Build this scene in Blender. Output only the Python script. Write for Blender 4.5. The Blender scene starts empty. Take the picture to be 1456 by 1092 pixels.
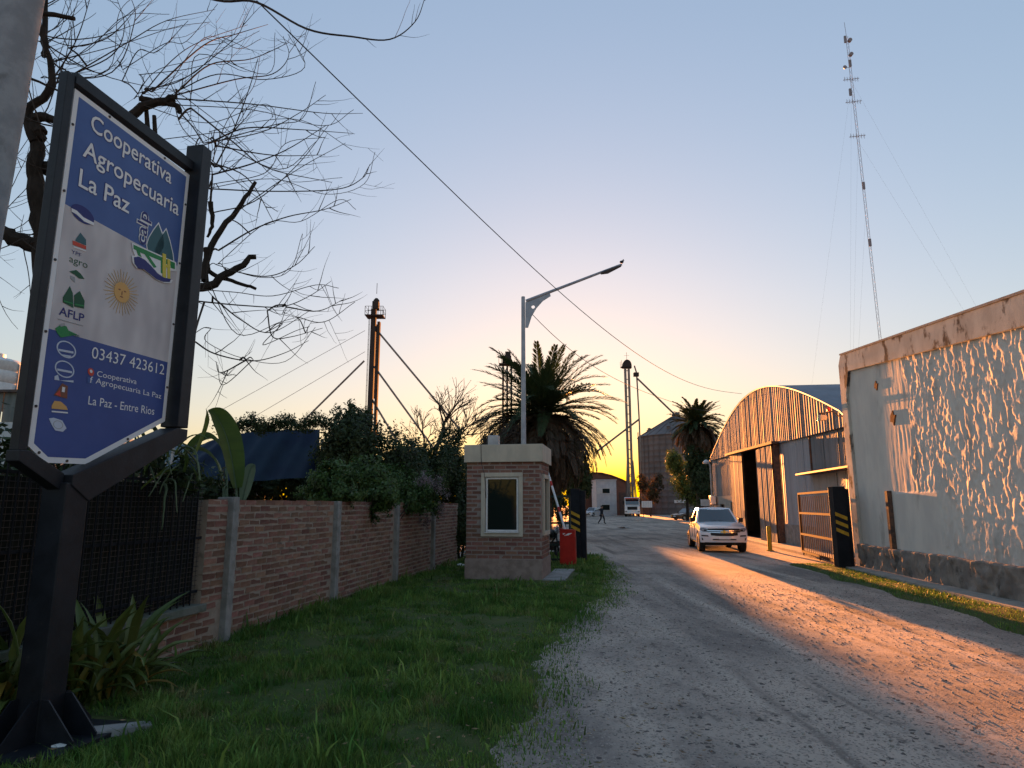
import bpy, bmesh, math, random
import numpy as np
from mathutils import Vector, Matrix

random.seed(11)
rng = np.random.default_rng(11)
C = bpy.context.scene.collection
D = bpy.data
SC = bpy.context.scene

# ------------------------------------------------------------------ camera
FPX, CAMH = 950.0, 1.75                      # focal length in photo pixels (photo 1456 wide), eye height
PITCH = math.atan((719 - 546) / FPX)
cd = D.cameras.new('camera')
cd.sensor_width = 36
cd.lens = FPX / 1456 * 36
cd.clip_end = 6000
cam = D.objects.new('camera', cd)
cam.location = (0, 0, CAMH)
cam.rotation_euler = (math.pi / 2 + PITCH, 0, 0)
C.objects.link(cam)
SC.camera = cam

# ------------------------------------------------------------------ sky, sun, exposure
SUN_AZ, SUN_EL = math.radians(5.0), math.radians(4.4)
w = D.worlds.new('World')
SC.world = w
w.use_nodes = True
nt = w.node_tree
bg = nt.nodes['Background']
sky = nt.nodes.new('ShaderNodeTexSky')
sky.sky_type = 'NISHITA'
sky.sun_disc = False
sky.sun_elevation = SUN_EL
sky.sun_rotation = SUN_AZ
sky.air_density = 1.5
sky.dust_density = 0.7
sky.ozone_density = 3.0
tone = nt.nodes.new('ShaderNodeGamma')               # the phone's flattened sky contrast, the same all round the dome
tone.inputs[1].default_value = 0.46
nt.links.new(sky.outputs[0], tone.inputs[0])
sat = nt.nodes.new('ShaderNodeHueSaturation')
sat.inputs['Saturation'].default_value = 1.32
nt.links.new(tone.outputs[0], sat.inputs['Color'])
wb = nt.nodes.new('ShaderNodeMix')                  # white balance of the phone
wb.data_type = 'RGBA'; wb.blend_type = 'MULTIPLY'; wb.inputs[0].default_value = 1.0
wb.inputs[7].default_value = (1.06, 0.97, 1.045, 1)
nt.links.new(sat.outputs[0], wb.inputs[6])
nt.links.new(wb.outputs[2], bg.inputs[0])
bg.inputs[1].default_value = 0.08
sl = D.lights.new('sun', 'SUN')
sl.energy = 5.0
sl.angle = math.radians(0.5)
sl.color = (1.0, 0.33, 0.075)
sun = D.objects.new('sun', sl)
SDIR = Vector((math.sin(SUN_AZ) * math.cos(SUN_EL), math.cos(SUN_AZ) * math.cos(SUN_EL), math.sin(SUN_EL)))
sun.rotation_euler = SDIR.to_track_quat('Z', 'Y').to_euler()
sun.location = (0, 0, 40)
C.objects.link(sun)
vs = SC.view_settings
vs.view_transform = 'Standard'
vs.look = 'None'
vs.exposure = 2.72
vs.gamma = 1
vs.use_curve_mapping = False

# ------------------------------------------------------------------ helpers: positions
CP, SP = math.cos(PITCH), math.sin(PITCH)
def el(py): return math.tan(math.atan((546 - py) / FPX) + PITCH)
def at(px, py, Y):
    """world point that stands Y metres ahead of the camera"""
    z = CAMH + Y * el(py)
    return Vector(((px - 728) / FPX * (Y * CP + (z - CAMH) * SP), Y, z))
def ground(px, py): return at(px, py, -CAMH / el(py))
def on(px, py, x0, y0, m):
    """point on the upright plane x = x0 + m (Y - y0)"""
    t = el(py); k = (px - 728) / FPX * (CP + t * SP)
    Y = (x0 - m * y0) / (k - m)
    return Vector((k * Y, Y, CAMH + Y * t))
class Frame:
    """upright plane frame: local x runs away from the camera along the plane, z up"""
    def __init__(s, x0, y0, m):
        s.x0, s.y0, s.m = x0, y0, m
        s.l = math.hypot(1, m)
        s.rz = math.atan2(1, m)
        s.o = Vector((x0, y0, 0))
    def uz(s, px, py):
        p = on(px, py, s.x0, s.y0, s.m)
        return (p.y - s.y0) * s.l, p.z
    def u(s, px, py): return s.uz(px, py)[0]
    def z(s, px, py): return s.uz(px, py)[1]

# ------------------------------------------------------------------ helpers: noise
def _h(ix, iy, s):
    n = (ix.astype(np.int64) * 374761393 + iy.astype(np.int64) * 668265263 + s * 1442695041) & 0xffffffff
    n = ((n ^ (n >> 13)) * 1274126177) & 0xffffffff
    return ((n ^ (n >> 16)) & 0xffff) / 65535.0
def vn(x, y, s=0):
    x = np.asarray(x, float); y = np.asarray(y, float)
    ix, iy = np.floor(x), np.floor(y)
    fx, fy = x - ix, y - iy
    fx = fx * fx * (3 - 2 * fx); fy = fy * fy * (3 - 2 * fy)
    a, b, c, d = _h(ix, iy, s), _h(ix + 1, iy, s), _h(ix, iy + 1, s), _h(ix + 1, iy + 1, s)
    return (a * (1 - fx) + b * fx) * (1 - fy) + (c * (1 - fx) + d * fx) * fy
def fbm(x, y, o=4, s=0):
    r = 0; a = 1; t = 0
    for k in range(o):
        r = r + a * vn(np.asarray(x) * 2 ** k, np.asarray(y) * 2 ** k, s + k * 17); t += a; a *= .5
    return r / t

# ------------------------------------------------------------------ helpers: objects
def tag(o, label=None, cat=None, group=None, kind=None):
    if label: o['label'] = label
    if cat: o['category'] = cat
    if group: o['group'] = group
    if kind: o['kind'] = kind
    return o
def thing(name, label, cat, loc=(0, 0, 0), rz=0.0, group=None):
    o = D.objects.new(name, None)
    o.empty_display_size = .2
    C.objects.link(o)
    o.location = loc; o.rotation_euler = (0, 0, rz)
    return tag(o, label, cat, group)
def link(name, me, m=None, parent=None, loc=None, rot=None, scale=None):
    o = D.objects.new(name, me)
    C.objects.link(o)
    if m is not None and len(me.materials) == 0:
        for q in (m if isinstance(m, (list, tuple)) else [m]): me.materials.append(q)
    if parent is not None: o.parent = parent
    if loc is not None: o.location = loc
    if rot is not None: o.rotation_euler = rot
    if scale is not None: o.scale = scale
    return o
def np_mesh(name, V, F, smooth=False):
    """V (n,3), F (m,k) arrays -> mesh"""
    V = np.asarray(V, np.float32); F = np.asarray(F, np.int32)
    me = D.meshes.new(name)
    me.vertices.add(len(V)); me.vertices.foreach_set('co', V.ravel())
    k = F.shape[1]
    me.loops.add(F.size); me.loops.foreach_set('vertex_index', F.ravel())
    me.polygons.add(len(F))
    me.polygons.foreach_set('loop_start', np.arange(0, F.size, k, dtype=np.int32))
    me.polygons.foreach_set('loop_total', np.full(len(F), k, np.int32))
    me.update(calc_edges=True); me.validate()
    if smooth: me.shade_smooth()
    return me
def grid_faces(nx, ny):
    i = np.arange((nx - 1) * (ny - 1)); a = (i // (nx - 1)) * nx + i % (nx - 1)
    return np.stack([a, a + 1, a + nx + 1, a + nx], 1)

class MB:
    """collects boxes, prisms and tubes; build() links them as ONE mesh object"""
    def __init__(s): s.V = []; s.F = []; s.M = []
    def add(s, vs, fs, mi=0):
        b = len(s.V)
        s.V += [tuple(v) for v in vs]
        s.F += [tuple(b + i for i in f) for f in fs]
        s.M += [mi] * len(fs)
        return s
    def box(s, x0, x1, y0, y1, z0, z1, mi=0, jit=0, T=None):
        vs = [Vector((x, y, z)) for z in (z0, z1) for y in (y0, y1) for x in (x0, x1)]
        if jit: vs = [v + Vector((random.uniform(-jit, jit), random.uniform(-jit, jit), random.uniform(-jit, jit))) for v in vs]
        if T is not None: vs = [T @ v for v in vs]
        return s.add(vs, [(0, 2, 3, 1), (4, 5, 7, 6), (0, 1, 5, 4), (2, 6, 7, 3), (0, 4, 6, 2), (1, 3, 7, 5)], mi)
    def prism(s, pts, a, b, axis='y', mi=0):
        """polygon pts in the two other axes, extruded from a to b along axis"""
        n = len(pts)
        def mk(p, t):
            return {'x': (t, p[0], p[1]), 'y': (p[0], t, p[1]), 'z': (p[0], p[1], t)}[axis]
        vs = [mk(p, a) for p in pts] + [mk(p, b) for p in pts]
        fs = [tuple(range(n))[::-1], tuple(range(n, 2 * n))] + [(i, (i + 1) % n, n + (i + 1) % n, n + i) for i in range(n)]
        return s.add(vs, fs, mi)
    def tube(s, pts, r, n=6, r1=None, cap=True, mi=0):
        pts = [Vector(p) for p in pts]
        m = len(pts)
        rs = r if isinstance(r, (list, tuple)) else [r + ((r if r1 is None else r1) - r) * i / max(1, m - 1) for i in range(m)]
        t0 = (pts[1] - pts[0]).normalized()
        up = Vector((0, 0, 1)) if abs(t0.z) < .95 else Vector((1, 0, 0))
        nx = t0.cross(up).normalized()
        vs = []
        for i, p in enumerate(pts):
            t = (pts[min(i + 1, m - 1)] - pts[max(i - 1, 0)])
            if t.length < 1e-9: t = t0
            t = t.normalized()
            nx = (nx - t * nx.dot(t)).normalized()
            ny = t.cross(nx)
            for k in range(n):
                a = 2 * math.pi * k / n
                vs.append(p + (nx * math.cos(a) + ny * math.sin(a)) * rs[i])
        fs = [(i * n + k, i * n + (k + 1) % n, (i + 1) * n + (k + 1) % n, (i + 1) * n + k) for i in range(m - 1) for k in range(n)]
        if cap: fs += [tuple(range(n))[::-1], tuple((m - 1) * n + k for k in range(n))]
        return s.add(vs, fs, mi)
    def lathe(s, prof, n=24, c=(0, 0, 0), mi=0, cap=True):
        vs = [(c[0] + r * math.cos(2 * math.pi * k / n), c[1] + r * math.sin(2 * math.pi * k / n), c[2] + z) for r, z in prof for k in range(n)]
        fs = [(i * n + k, i * n + (k + 1) % n, (i + 1) * n + (k + 1) % n, (i + 1) * n + k) for i in range(len(prof) - 1) for k in range(n)]
        if cap: fs += [tuple(range(n))[::-1], tuple((len(prof) - 1) * n + k for k in range(n))]
        return s.add(vs, fs, mi)
    def mesh(s, name='part'):
        me = D.meshes.new(name)
        me.from_pydata(s.V, [], s.F)
        me.polygons.foreach_set('material_index', s.M)
        me.update()
        return me
    def build(s, name, m=None, parent=None, smooth=False, bevel=0, loc=None, rot=None, fix=True):
        me = s.mesh(name)
        if fix or bevel:
            bm = bmesh.new(); bm.from_mesh(me)
            bmesh.ops.recalc_face_normals(bm, faces=bm.faces)
            if bevel:
                es = [e for e in bm.edges if len(e.link_faces) == 2 and e.calc_face_angle(0) > .6]
                bmesh.ops.bevel(bm, geom=es, offset=bevel, segments=2, affect='EDGES', profile=.6)
            bm.to_mesh(me); bm.free()
        if smooth:
            me.shade_smooth(); me.set_sharp_from_angle(angle=math.radians(40))
        return link(name, me, m, parent, loc, rot)
def copy_tree(o, parent=None):
    c = o.copy(); C.objects.link(c)
    if parent is not None: c.parent = parent
    for ch in list(o.children): copy_tree(ch, c)
    return c
def evaluated(o):
    """mesh of o with its modifiers applied"""
    dg = bpy.context.evaluated_depsgraph_get()
    return D.meshes.new_from_object(o.evaluated_get(dg))

# ------------------------------------------------------------------ helpers: materials
def rgb(*c): return (c[0], c[1], c[2], 1)
def mat(name, c1, c2=None, scale=4, rough=.8, bump=0, bscale=40, metal=0, rand=0, stretch=(1, 1, 1), contrast=(.35, .65),
        c3=None, s3=30, k3=(.55, .7), spec=.2, coat=0, isl=0, bd=.01, trans=0, detail=5):
    m = D.materials.new(name); m.use_nodes = True
    t = m.node_tree; N = t.nodes; L = t.links
    b = N['Principled BSDF']
    b.inputs['Roughness'].default_value = rough
    b.inputs['Metallic'].default_value = metal
    b.inputs['Specular IOR Level'].default_value = spec
    b.inputs['Coat Weight'].default_value = coat
    tc = N.new('ShaderNodeTexCoord'); mp = N.new('ShaderNodeMapping'); mp.inputs['Scale'].default_value = stretch
    L.new(tc.outputs['Object'], mp.inputs[0])
    def noise(sc, d=5):
        n = N.new('ShaderNodeTexNoise'); n.inputs['Scale'].default_value = sc; n.inputs['Detail'].default_value = d
        n.inputs['Roughness'].default_value = .6
        L.new(mp.outputs[0], n.inputs['Vector']); return n
    def ramp(src, lo, hi):
        r = N.new('ShaderNodeMapRange'); r.inputs[1].default_value = lo; r.inputs[2].default_value = hi; r.interpolation_type = 'SMOOTHSTEP'
        L.new(src, r.inputs[0]); return r.outputs[0]
    def mix(f, a, bb):
        x = N.new('ShaderNodeMix'); x.data_type = 'RGBA'
        L.new(f, x.inputs[0])
        for v, i in ((a, 6), (bb, 7)):
            if isinstance(v, tuple): x.inputs[i].default_value = v
            else: L.new(v, x.inputs[i])
        return x.outputs[2]
    col = rgb(*c1)
    if c2 is not None: col = mix(ramp(noise(scale, detail).outputs[0], *contrast), rgb(*c1), rgb(*c2))
    if c3 is not None: col = mix(ramp(noise(s3).outputs[0], *k3), col, rgb(*c3))
    if rand or isl:
        hs = N.new('ShaderNodeHueSaturation')
        if isl: src = N.new('ShaderNodeNewGeometry').outputs['Random Per Island']
        else: src = N.new('ShaderNodeObjectInfo').outputs['Random']
        r = N.new('ShaderNodeMapRange'); k = isl or rand
        r.inputs[3].default_value = 1 - k; r.inputs[4].default_value = 1 + k
        L.new(src, r.inputs[0]); L.new(r.outputs[0], hs.inputs['Value'])
        r2 = N.new('ShaderNodeMapRange'); r2.inputs[3].default_value = .5 - .06 * k; r2.inputs[4].default_value = .5 + .05 * k
        mu = N.new('ShaderNodeMath'); mu.operation = 'FRACT'; m3 = N.new('ShaderNodeMath'); m3.operation = 'MULTIPLY'; m3.inputs[1].default_value = 7.31
        L.new(src, m3.inputs[0]); L.new(m3.outputs[0], mu.inputs[0]); L.new(mu.outputs[0], r2.inputs[0]); L.new(r2.outputs[0], hs.inputs['Hue'])
        if isinstance(col, tuple): hs.inputs['Color'].default_value = col
        else: L.new(col, hs.inputs['Color'])
        col = hs.outputs[0]
    if isinstance(col, tuple): b.inputs['Base Color'].default_value = col
    else: L.new(col, b.inputs['Base Color'])
    if bump:
        bn = N.new('ShaderNodeBump'); bn.inputs['Strength'].default_value = bump; bn.inputs['Distance'].default_value = bd
        L.new(noise(bscale, 6).outputs[0], bn.inputs['Height']); L.new(bn.outputs[0], b.inputs['Normal'])
    if trans:
        tr = N.new('ShaderNodeBsdfTranslucent'); ms = N.new('ShaderNodeMixShader'); ms.inputs[0].default_value = trans
        if isinstance(col, tuple): tr.inputs[0].default_value = col
        else: L.new(col, tr.inputs[0])
        L.new(b.outputs[0], ms.inputs[1]); L.new(tr.outputs[0], ms.inputs[2])
        L.new(ms.outputs[0], N['Material Output'].inputs[0])
    return m
def glass_mat(name, c, rough=.03):
    m = mat(name, c, rough=rough, spec=.3); return m

M = {}
M['black_steel'] = mat('black_steel', (.012, .014, .018), (.02, .022, .027), 3, .65, .15, 60, spec=.1)
M['steel'] = mat('steel', (.30, .31, .33), (.22, .23, .25), 6, .5, .1, 40, metal=.4)
M['galv'] = mat('galvanised', (.42, .43, .45), (.30, .31, .33), 3, .5, .15, 30, metal=.5)
M['dark_metal'] = mat('dark_metal', (.05, .05, .055), (.09, .07, .06), 5, .6, .1, 30, metal=.2)
M['rust_metal'] = mat('rusty_metal', (.16, .09, .06), (.07, .05, .045), 6, .8, .2, 40)
M['concrete'] = mat('concrete', (.30, .30, .29), (.20, .20, .19), 5, .9, .5, 60, c3=(.12, .12, .11), s3=9, k3=(.6, .75))
M['mortar'] = mat('mortar', (.28, .235, .19), (.35, .29, .24), 7, .95, .7, 50, c3=(.14, .12, .10), s3=3, k3=(.55, .7))
M['brick'] = mat('brick', (.19, .10, .072), (.245, .145, .108), 9, .92, .6, 90, rand=.32, c3=(.34, .27, .22), s3=4, k3=(.56, .72))
M['brick_isl'] = mat('brick_run', (.19, .10, .072), (.245, .145, .108), 9, .92, .6, 90, isl=.32, c3=(.34, .27, .22), s3=4, k3=(.56, .72))
M['booth_brick'] = mat('booth_brick', (.175, .088, .066), (.22, .118, .09), 9, .9, .5, 90, rand=.3, c3=(.26, .2, .17), s3=5, k3=(.6, .75))
M['booth_brick_isl'] = mat('booth_brick_run', (.175, .088, .066), (.22, .118, .09), 9, .9, .5, 90, isl=.3, c3=(.26, .2, .17), s3=5, k3=(.6, .75))
M['cream'] = mat('cream_plaster', (.52, .47, .38), (.44, .40, .33), 4, .85, .3, 60, c3=(.30, .28, .24), s3=2.5, k3=(.6, .8), stretch=(1, 1, .5))
M['white_frame'] = mat('white_frame', (.68, .68, .67), (.58, .58, .58), 8, .45)
M['dark_glass'] = glass_mat('dark_glass', (.012, .018, .016))
M['rubber'] = mat('rubber', (.018, .018, .018), (.03, .028, .026), 10, .85, .3, 80)
M['cable'] = mat('cable', (.03, .035, .045), rough=.7)
M['white_paint'] = mat('white_paint', (.72, .72, .72), (.66, .66, .65), 3, .3, coat=.5)
M['yellow'] = mat('yellow_paint', (.62, .36, .03), (.42, .25, .03), 7, .6, .2, 50)
M['red'] = mat('red_paint', (.50, .025, .018), (.40, .02, .015), 4, .4, coat=.2)
M['bark'] = mat('bark', (.02, .016, .013), (.035, .028, .023), 14, .95, .9, 40, stretch=(1, 1, .35))
# ================================================================== ground
WF = Frame(-3.77, 8.38, .157)          # street side of the brick garden wall
RF = Frame(9.9, 19.84, .12)           # street side of the white warehouse
FF = Frame(11.05, 21.5, .13)           # arched front of the tin shed
def wall_x(Y): return WF.x0 + WF.m * (np.asarray(Y) - WF.y0)
VE_Y = [2.0, 3.5, 4.9, 5.7, 6.9, 8.9, 11.0, 13.4, 17.3, 20.0, 24.5, 26]
VE_X = [-.1, -.08, .0, .12, .22, .42, 1.06, 1.85, 2.5, 2.62, 2.75, 2.75]
def verge_edge(Y): return np.interp(Y, VE_Y, VE_X)
def gz(x, y):
    """height of the yard surface"""
    near = np.clip(1 - (np.hypot(x - 3, y - 8) - 22) / 30, 0, 1)
    r = (fbm(x * .5, y * .35, 3, 3) - .5) * .06
    r = r + (fbm(x * 2.2, y * 1.6, 3, 9) - .5) * .009
    r = r + (fbm(x * 9, y * 9, 2, 21) - .5) * .006
    return r * near
def axis(a, b, f):
    out = [a]
    while out[-1] < b: out.append(out[-1] + f(out[-1]))
    return out
ys = axis(2.6, 30, lambda y: max(.035, .0065 * y))
ys = [-400, -120, -40, -12, -4, 0, 1.5, 2.2] + ys + [33, 37, 42, 48, 56, 66, 80, 100, 130, 180, 260, 420, 700, 1200, 2200, 4500]
xs = axis(-5.5, 11, lambda x: .055)
xs = [-4000, -1600, -700, -300, -120, -60, -30, -16, -10, -7] + xs + [12, 14, 17, 22, 30, 45, 80, 140, 300, 700, 1600, 4000]
X, Yg = np.meshgrid(np.array(xs), np.array(ys))
Zg = gz(X, Yg)
me = np_mesh('ground', np.stack([X.ravel(), Yg.ravel(), Zg.ravel()], 1), grid_faces(len(xs), len(ys)), True)
def ground_material():
    m = D.materials.new('gravel_dirt'); m.use_nodes = True
    t = m.node_tree; N = t.nodes; L = t.links; b = N['Principled BSDF']
    b.inputs['Roughness'].default_value = .95; b.inputs['Specular IOR Level'].default_value = .2
    tc = N.new('ShaderNodeTexCoord')
    def noise(s, d=5, r=.6, st=(1, 1, 1)):
        mp = N.new('ShaderNodeMapping'); mp.inputs['Scale'].default_value = st; L.new(tc.outputs['Object'], mp.inputs[0])
        n = N.new('ShaderNodeTexNoise'); n.inputs['Scale'].default_value = s; n.inputs['Detail'].default_value = d; n.inputs['Roughness'].default_value = r
        L.new(mp.outputs[0], n.inputs['Vector']); return n.outputs[0]
    def vor(s):
        v = N.new('ShaderNodeTexVoronoi'); v.inputs['Scale'].default_value = s; L.new(tc.outputs['Object'], v.inputs['Vector']); return v
    def rmp(src, lo, hi):
        r = N.new('ShaderNodeMapRange'); r.inputs[1].default_value = lo; r.inputs[2].default_value = hi; r.interpolation_type = 'SMOOTHSTEP'
        L.new(src, r.inputs[0]); return r.outputs[0]
    def mix(f, a, bb):
        x = N.new('ShaderNodeMix'); x.data_type = 'RGBA'; L.new(f, x.inputs[0])
        for v, i in ((a, 6), (bb, 7)):
            if isinstance(v, tuple): x.inputs[i].default_value = v
            else: L.new(v, x.inputs[i])
        return x.outputs[2]
    base = mix(rmp(noise(.42, 5, .65, (1, .6, 1)), .38, .62), (.44, .37, .31, 1), (.19, .165, .15, 1))
    base = mix(rmp(noise(1, 4, .5, (1.5, .055, 1)), .50, .66), base, (.48, .41, .345, 1))
    base = mix(rmp(noise(1.7, 4, .5, (1.3, .07, 1)), .56, .70), base, (.15, .125, .11, 1))
    base = mix(rmp(noise(2.6, 6, .7, (1.2, .8, 1)), .55, .70), base, (.13, .11, .10, 1))
    base = mix(rmp(noise(9, 5, .7), .52, .75), base, (.36, .32, .28, 1))
    v1 = vor(60); v2 = vor(26)
    sep = N.new('ShaderNodeSeparateColor'); L.new(v1.outputs['Color'], sep.inputs[0])
    stone = mix(sep.outputs[0], (.13, .11, .095, 1), (.36, .32, .28, 1))
    base = mix(rmp(sep.outputs[1], .70, .85), base, stone)
    sep2 = N.new('ShaderNodeSeparateColor'); L.new(v2.outputs['Color'], sep2.inputs[0])
    base = mix(rmp(noise(17, 6, .75), .60, .72), base, (.105, .092, .085, 1))
    base = mix(rmp(sep2.outputs[1], .96, .98), base, (.09, .08, .075, 1))
    L.new(base, b.inputs['Base Color'])
    a1 = N.new('ShaderNodeMath'); a1.operation = 'ADD'
    L.new(rmp(v1.outputs['Distance'], .6, 0), a1.inputs[0]); L.new(noise(70, 4), a1.inputs[1])
    bn = N.new('ShaderNodeBump'); bn.inputs['Strength'].default_value = .8; bn.inputs['Distance'].default_value = .005
    L.new(a1.outputs[0], bn.inputs['Height']); L.new(bn.outputs[0], b.inputs['Normal'])
    return m
M['ground'] = ground_material()
tag(link('ground', me, M['ground']), kind='structure')

# grass verge soil: a sheet with its own relief, dipping under the road at its edge
M['soil'] = mat('verge_soil', (.04, .075, .018), (.07, .085, .028), 3, .95, .8, 45, c3=(.085, .07, .045), s3=1.6, k3=(.62, .75))
def sheet(name, x0f, x1f, y0, y1, ny, nx, hi, m):
    V = []
    for j in range(ny):
        y = y0 + (y1 - y0) * j / (ny - 1); a, b_ = x0f(y), x1f(y)
        for i in range(nx):
            s = i / (nx - 1); x = a + (b_ - a) * s
            V.append((x, y, s))
    V = np.array(V); e = np.clip(np.minimum(1, (1 - V[:, 2]) * 6), 0, 1)
    z = gz(V[:, 0], V[:, 1]) * .6 - .03 + (hi + .03) * e + (fbm(V[:, 0] * 1.3, V[:, 1] * 1.3, 4, 5) - .5) * .08 * e
    V = np.stack([V[:, 0], V[:, 1], z], 1)
    o = link(name, np_mesh(name, V, grid_faces(nx, ny), True), m)
    return tag(o, kind='structure')
sheet('grass_verge', lambda y: float(wall_x(y)) - .3, lambda y: float(verge_edge(y)) + .02 + .22 * float(vn(y * 1.9, 0, 2)) + .12 * float(vn(y * 7, 0, 6)), 2.2, 25, 220, 60, .05, M['soil'])
def pav_x(y): return RF.x0 + RF.m * (y - RF.y0) - .62
sheet('roadside_strip', lambda y: pav_x(y) + .1, lambda y: pav_x(y) - .95 - .3 * float(vn(y * .9, 3, 2)), 6, 20.8, 140, 16, .04, M['soil'])

# grass
M['grass'] = mat('grass', (.055, .135, .022), (.15, .25, .055), 1.4, .6, isl=.45, spec=.25, trans=.3, c3=(.20, .19, .075), s3=2.2, k3=(.54, .70))
def blades(P, h, wd, name, label=None):
    n = len(P)
    a = rng.uniform(0, 2 * np.pi, n); la = rng.uniform(0, 2 * np.pi, n); ln = rng.uniform(.15, .75, n)
    dx, dy = np.cos(a), np.sin(a); bx, by = np.cos(la) * ln, np.sin(la) * ln
    V = np.zeros((n, 5, 3))
    wv = np.stack([dx, dy, 0 * dx], 1) * wd[:, None] * .5
    V[:, 0] = P - wv; V[:, 1] = P + wv
    mid = P + np.stack([bx * h * .35, by * h * .35, h * .6], 1)
    V[:, 2] = mid + wv * .75; V[:, 3] = mid - wv * .75
    V[:, 4] = P + np.stack([bx * h, by * h, h * (1 - .25 * ln)], 1)
    i = np.arange(n)[:, None] * 5
    T = np.concatenate([i + [0, 1, 2], i + [0, 2, 3], i + [3, 2, 4]], 0)
    me = np_mesh(name, V.reshape(-1, 3), T, False)
    return tag(link(name, me, M['grass']), kind='stuff')
def scatter(n, x0f, x1f, y0, y1, p=1.5):
    u = rng.uniform(0, 1, n) ** p; y = y0 + (y1 - y0) * u
    s = rng.uniform(0, 1, n); a = x0f(y); b_ = x1f(y)
    return a + (b_ - a) * s, y, s
x, y, s = scatter(270000, lambda y: wall_x(y) - .02, lambda y: verge_edge(y) + .35 + .3 * vn(y * 1.3, 0, 2), 3.2, 24.6, 1.75)
lush = fbm(x * .8, y * .8, 3, 31)
edge = np.clip((1 - s) / .20, 0, 1) ** 1.3
wob = .7 * (fbm(x * 4, y * 4, 3, 77) - .5)
bare = np.hypot((x + 1.75) / .42, (y - 6.75) / .24) + wob
bare2 = np.hypot((x + .35) / .22, (y - 5.4) / .4) + wob
keep = (rng.uniform(0, 1, len(x)) < np.clip(.75 + 1.7 * (lush - .25), .7, 1) * (.10 + .90 * edge)) & (bare > rng.uniform(.2, 1.2, len(x))) & (bare2 > rng.uniform(.2, 1.2, len(x)))
x, y, lush, edge = x[keep], y[keep], lush[keep], edge[keep]
SB = (-3.47, 5.42)                            # foot of the roadside sign
bth = Matrix.Rotation(math.radians(10), 3, 'Z')
lx = (x + 1.09) * math.cos(math.radians(10)) - (y - 16.28) * math.sin(math.radians(10))
ly = (x + 1.09) * math.sin(math.radians(10)) + (y - 16.28) * math.cos(math.radians(10))
sx, sy = (x - SB[0]) * .983 - (y - SB[1]) * .187, (x - SB[0]) * .187 + (y - SB[1]) * .983
keep = ~((np.abs(sx) < .5) & (np.abs(sy) < .5)) & ~((lx > -.02) & (lx < 2.5) & (ly > -.02) & (ly < 1.75))
x, y, lush, edge = x[keep], y[keep], lush[keep], edge[keep]
tuft = np.clip((fbm(x * 3.3, y * 3.3, 3, 91) - .42) * 4, 0, 1)
weed = rng.uniform(0, 1, len(x)) < .012
hgt = (.58 + .75 * tuft + 1.0 * weed) * (.05 + .15 * np.clip(lush - .2, 0, 1)) * (.35 + .65 * edge) * rng.uniform(.5, 1.35, len(x)) * (1 + .35 * (x < wall_x(y) + .3))
wdt = rng.uniform(.004, .008, len(x)) * (1 + y / 14) * (1 + 1.6 * weed)
zz = gz(x, y) * .6 + .02
blades(np.stack([x, y, zz], 1), hgt, wdt, 'grass')
x, y, s = scatter(16000, lambda y: pav_x(y) + .02, lambda y: pav_x(y) - .85 - .3 * vn(y * .9, 3, 2), 8, 20.6, 1.2)
k = rng.uniform(0, 1, len(x)) < (1 - s * .75); x, y = x[k], y[k]
blades(np.stack([x, y, gz(x, y) * .6 + .01], 1), rng.uniform(.03, .10, len(x)), rng.uniform(.008, .016, len(x)), 'grass_by_pavement')

# loose stones on the road
def stones(n):
    y = 3.9 + 15 * rng.uniform(0, 1, n) ** 1.8
    x = rng.uniform(0, 1, n); a = verge_edge(y) - .15; b_ = 8.2 + 0 * y
    x = a + (b_ - a) * x
    r = (.003 + .013 * rng.uniform(0, 1, n) ** 6 + .0003 * y) * np.clip((19.5 - y) / 6, .25, 1)
    ico = np.array([(0, 0, 1), (.89, 0, .45), (.28, .85, .45), (-.72, .53, .45), (-.72, -.53, .45), (.28, -.85, .45), (.72, .53, -.45), (-.28, .85, -.45), (-.89, 0, -.45), (-.28, -.85, -.45), (.72, -.53, -.45), (0, 0, -1)])
    F = np.array([(0, 1, 2), (0, 2, 3), (0, 3, 4), (0, 4, 5), (0, 5, 1), (1, 6, 2), (2, 7, 3), (3, 8, 4), (4, 9, 5), (5, 10, 1), (6, 7, 2), (7, 8, 3), (8, 9, 4), (9, 10, 5), (10, 6, 1)])
    sc = rng.uniform(.6, 1.4, (n, 1, 3)) * np.array([1, 1, .7])
    V = ico[None] * sc * r[:, None, None] * rng.uniform(.75, 1.25, (n, 12, 1))
    V = V + np.stack([x, y, gz(x, y) + r * .25], 1)[:, None]
    T = (np.arange(n)[:, None, None] * 12 + F[None]).reshape(-1, 3)
    return np_mesh('loose_stones', V.reshape(-1, 3), T)
M['stone'] = mat('stone', (.22, .19, .17), (.33, .30, .27), 30, .9, isl=.5)
tag(link('loose_gravel', stones(15000), M['stone']), kind='stuff')

# fallen dry leaves and straw on verge and road edge
M['dry_leaf'] = mat('dry_leaf', (.16, .10, .05), (.24, .18, .09), 5, .8, isl=.5)
n_ = 1500
fy = 4 + 14 * rng.uniform(0, 1, n_) ** 1.6; fx = wall_x(fy) + .2 + (verge_edge(fy) + 1.2 - wall_x(fy)) * rng.uniform(0, 1, n_) ** .7
ang = rng.uniform(0, 6.28, n_); L1 = rng.uniform(.012, .035, n_); W1 = L1 * rng.uniform(.12, .5, n_); fz = gz(fx, fy) + .03 + .05 * (fx < verge_edge(fy) - .3)
ca_, sa_ = np.cos(ang), np.sin(ang)
LV = np.stack([np.stack([fx + L1 * ca_, fy + L1 * sa_, fz + .006], 1), np.stack([fx - W1 * sa_, fy + W1 * ca_, fz], 1), np.stack([fx - L1 * ca_, fy - L1 * sa_, fz + .010 * rng.uniform(0, 1, n_)], 1), np.stack([fx + W1 * sa_, fy - W1 * ca_, fz + .004], 1)], 1)
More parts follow.
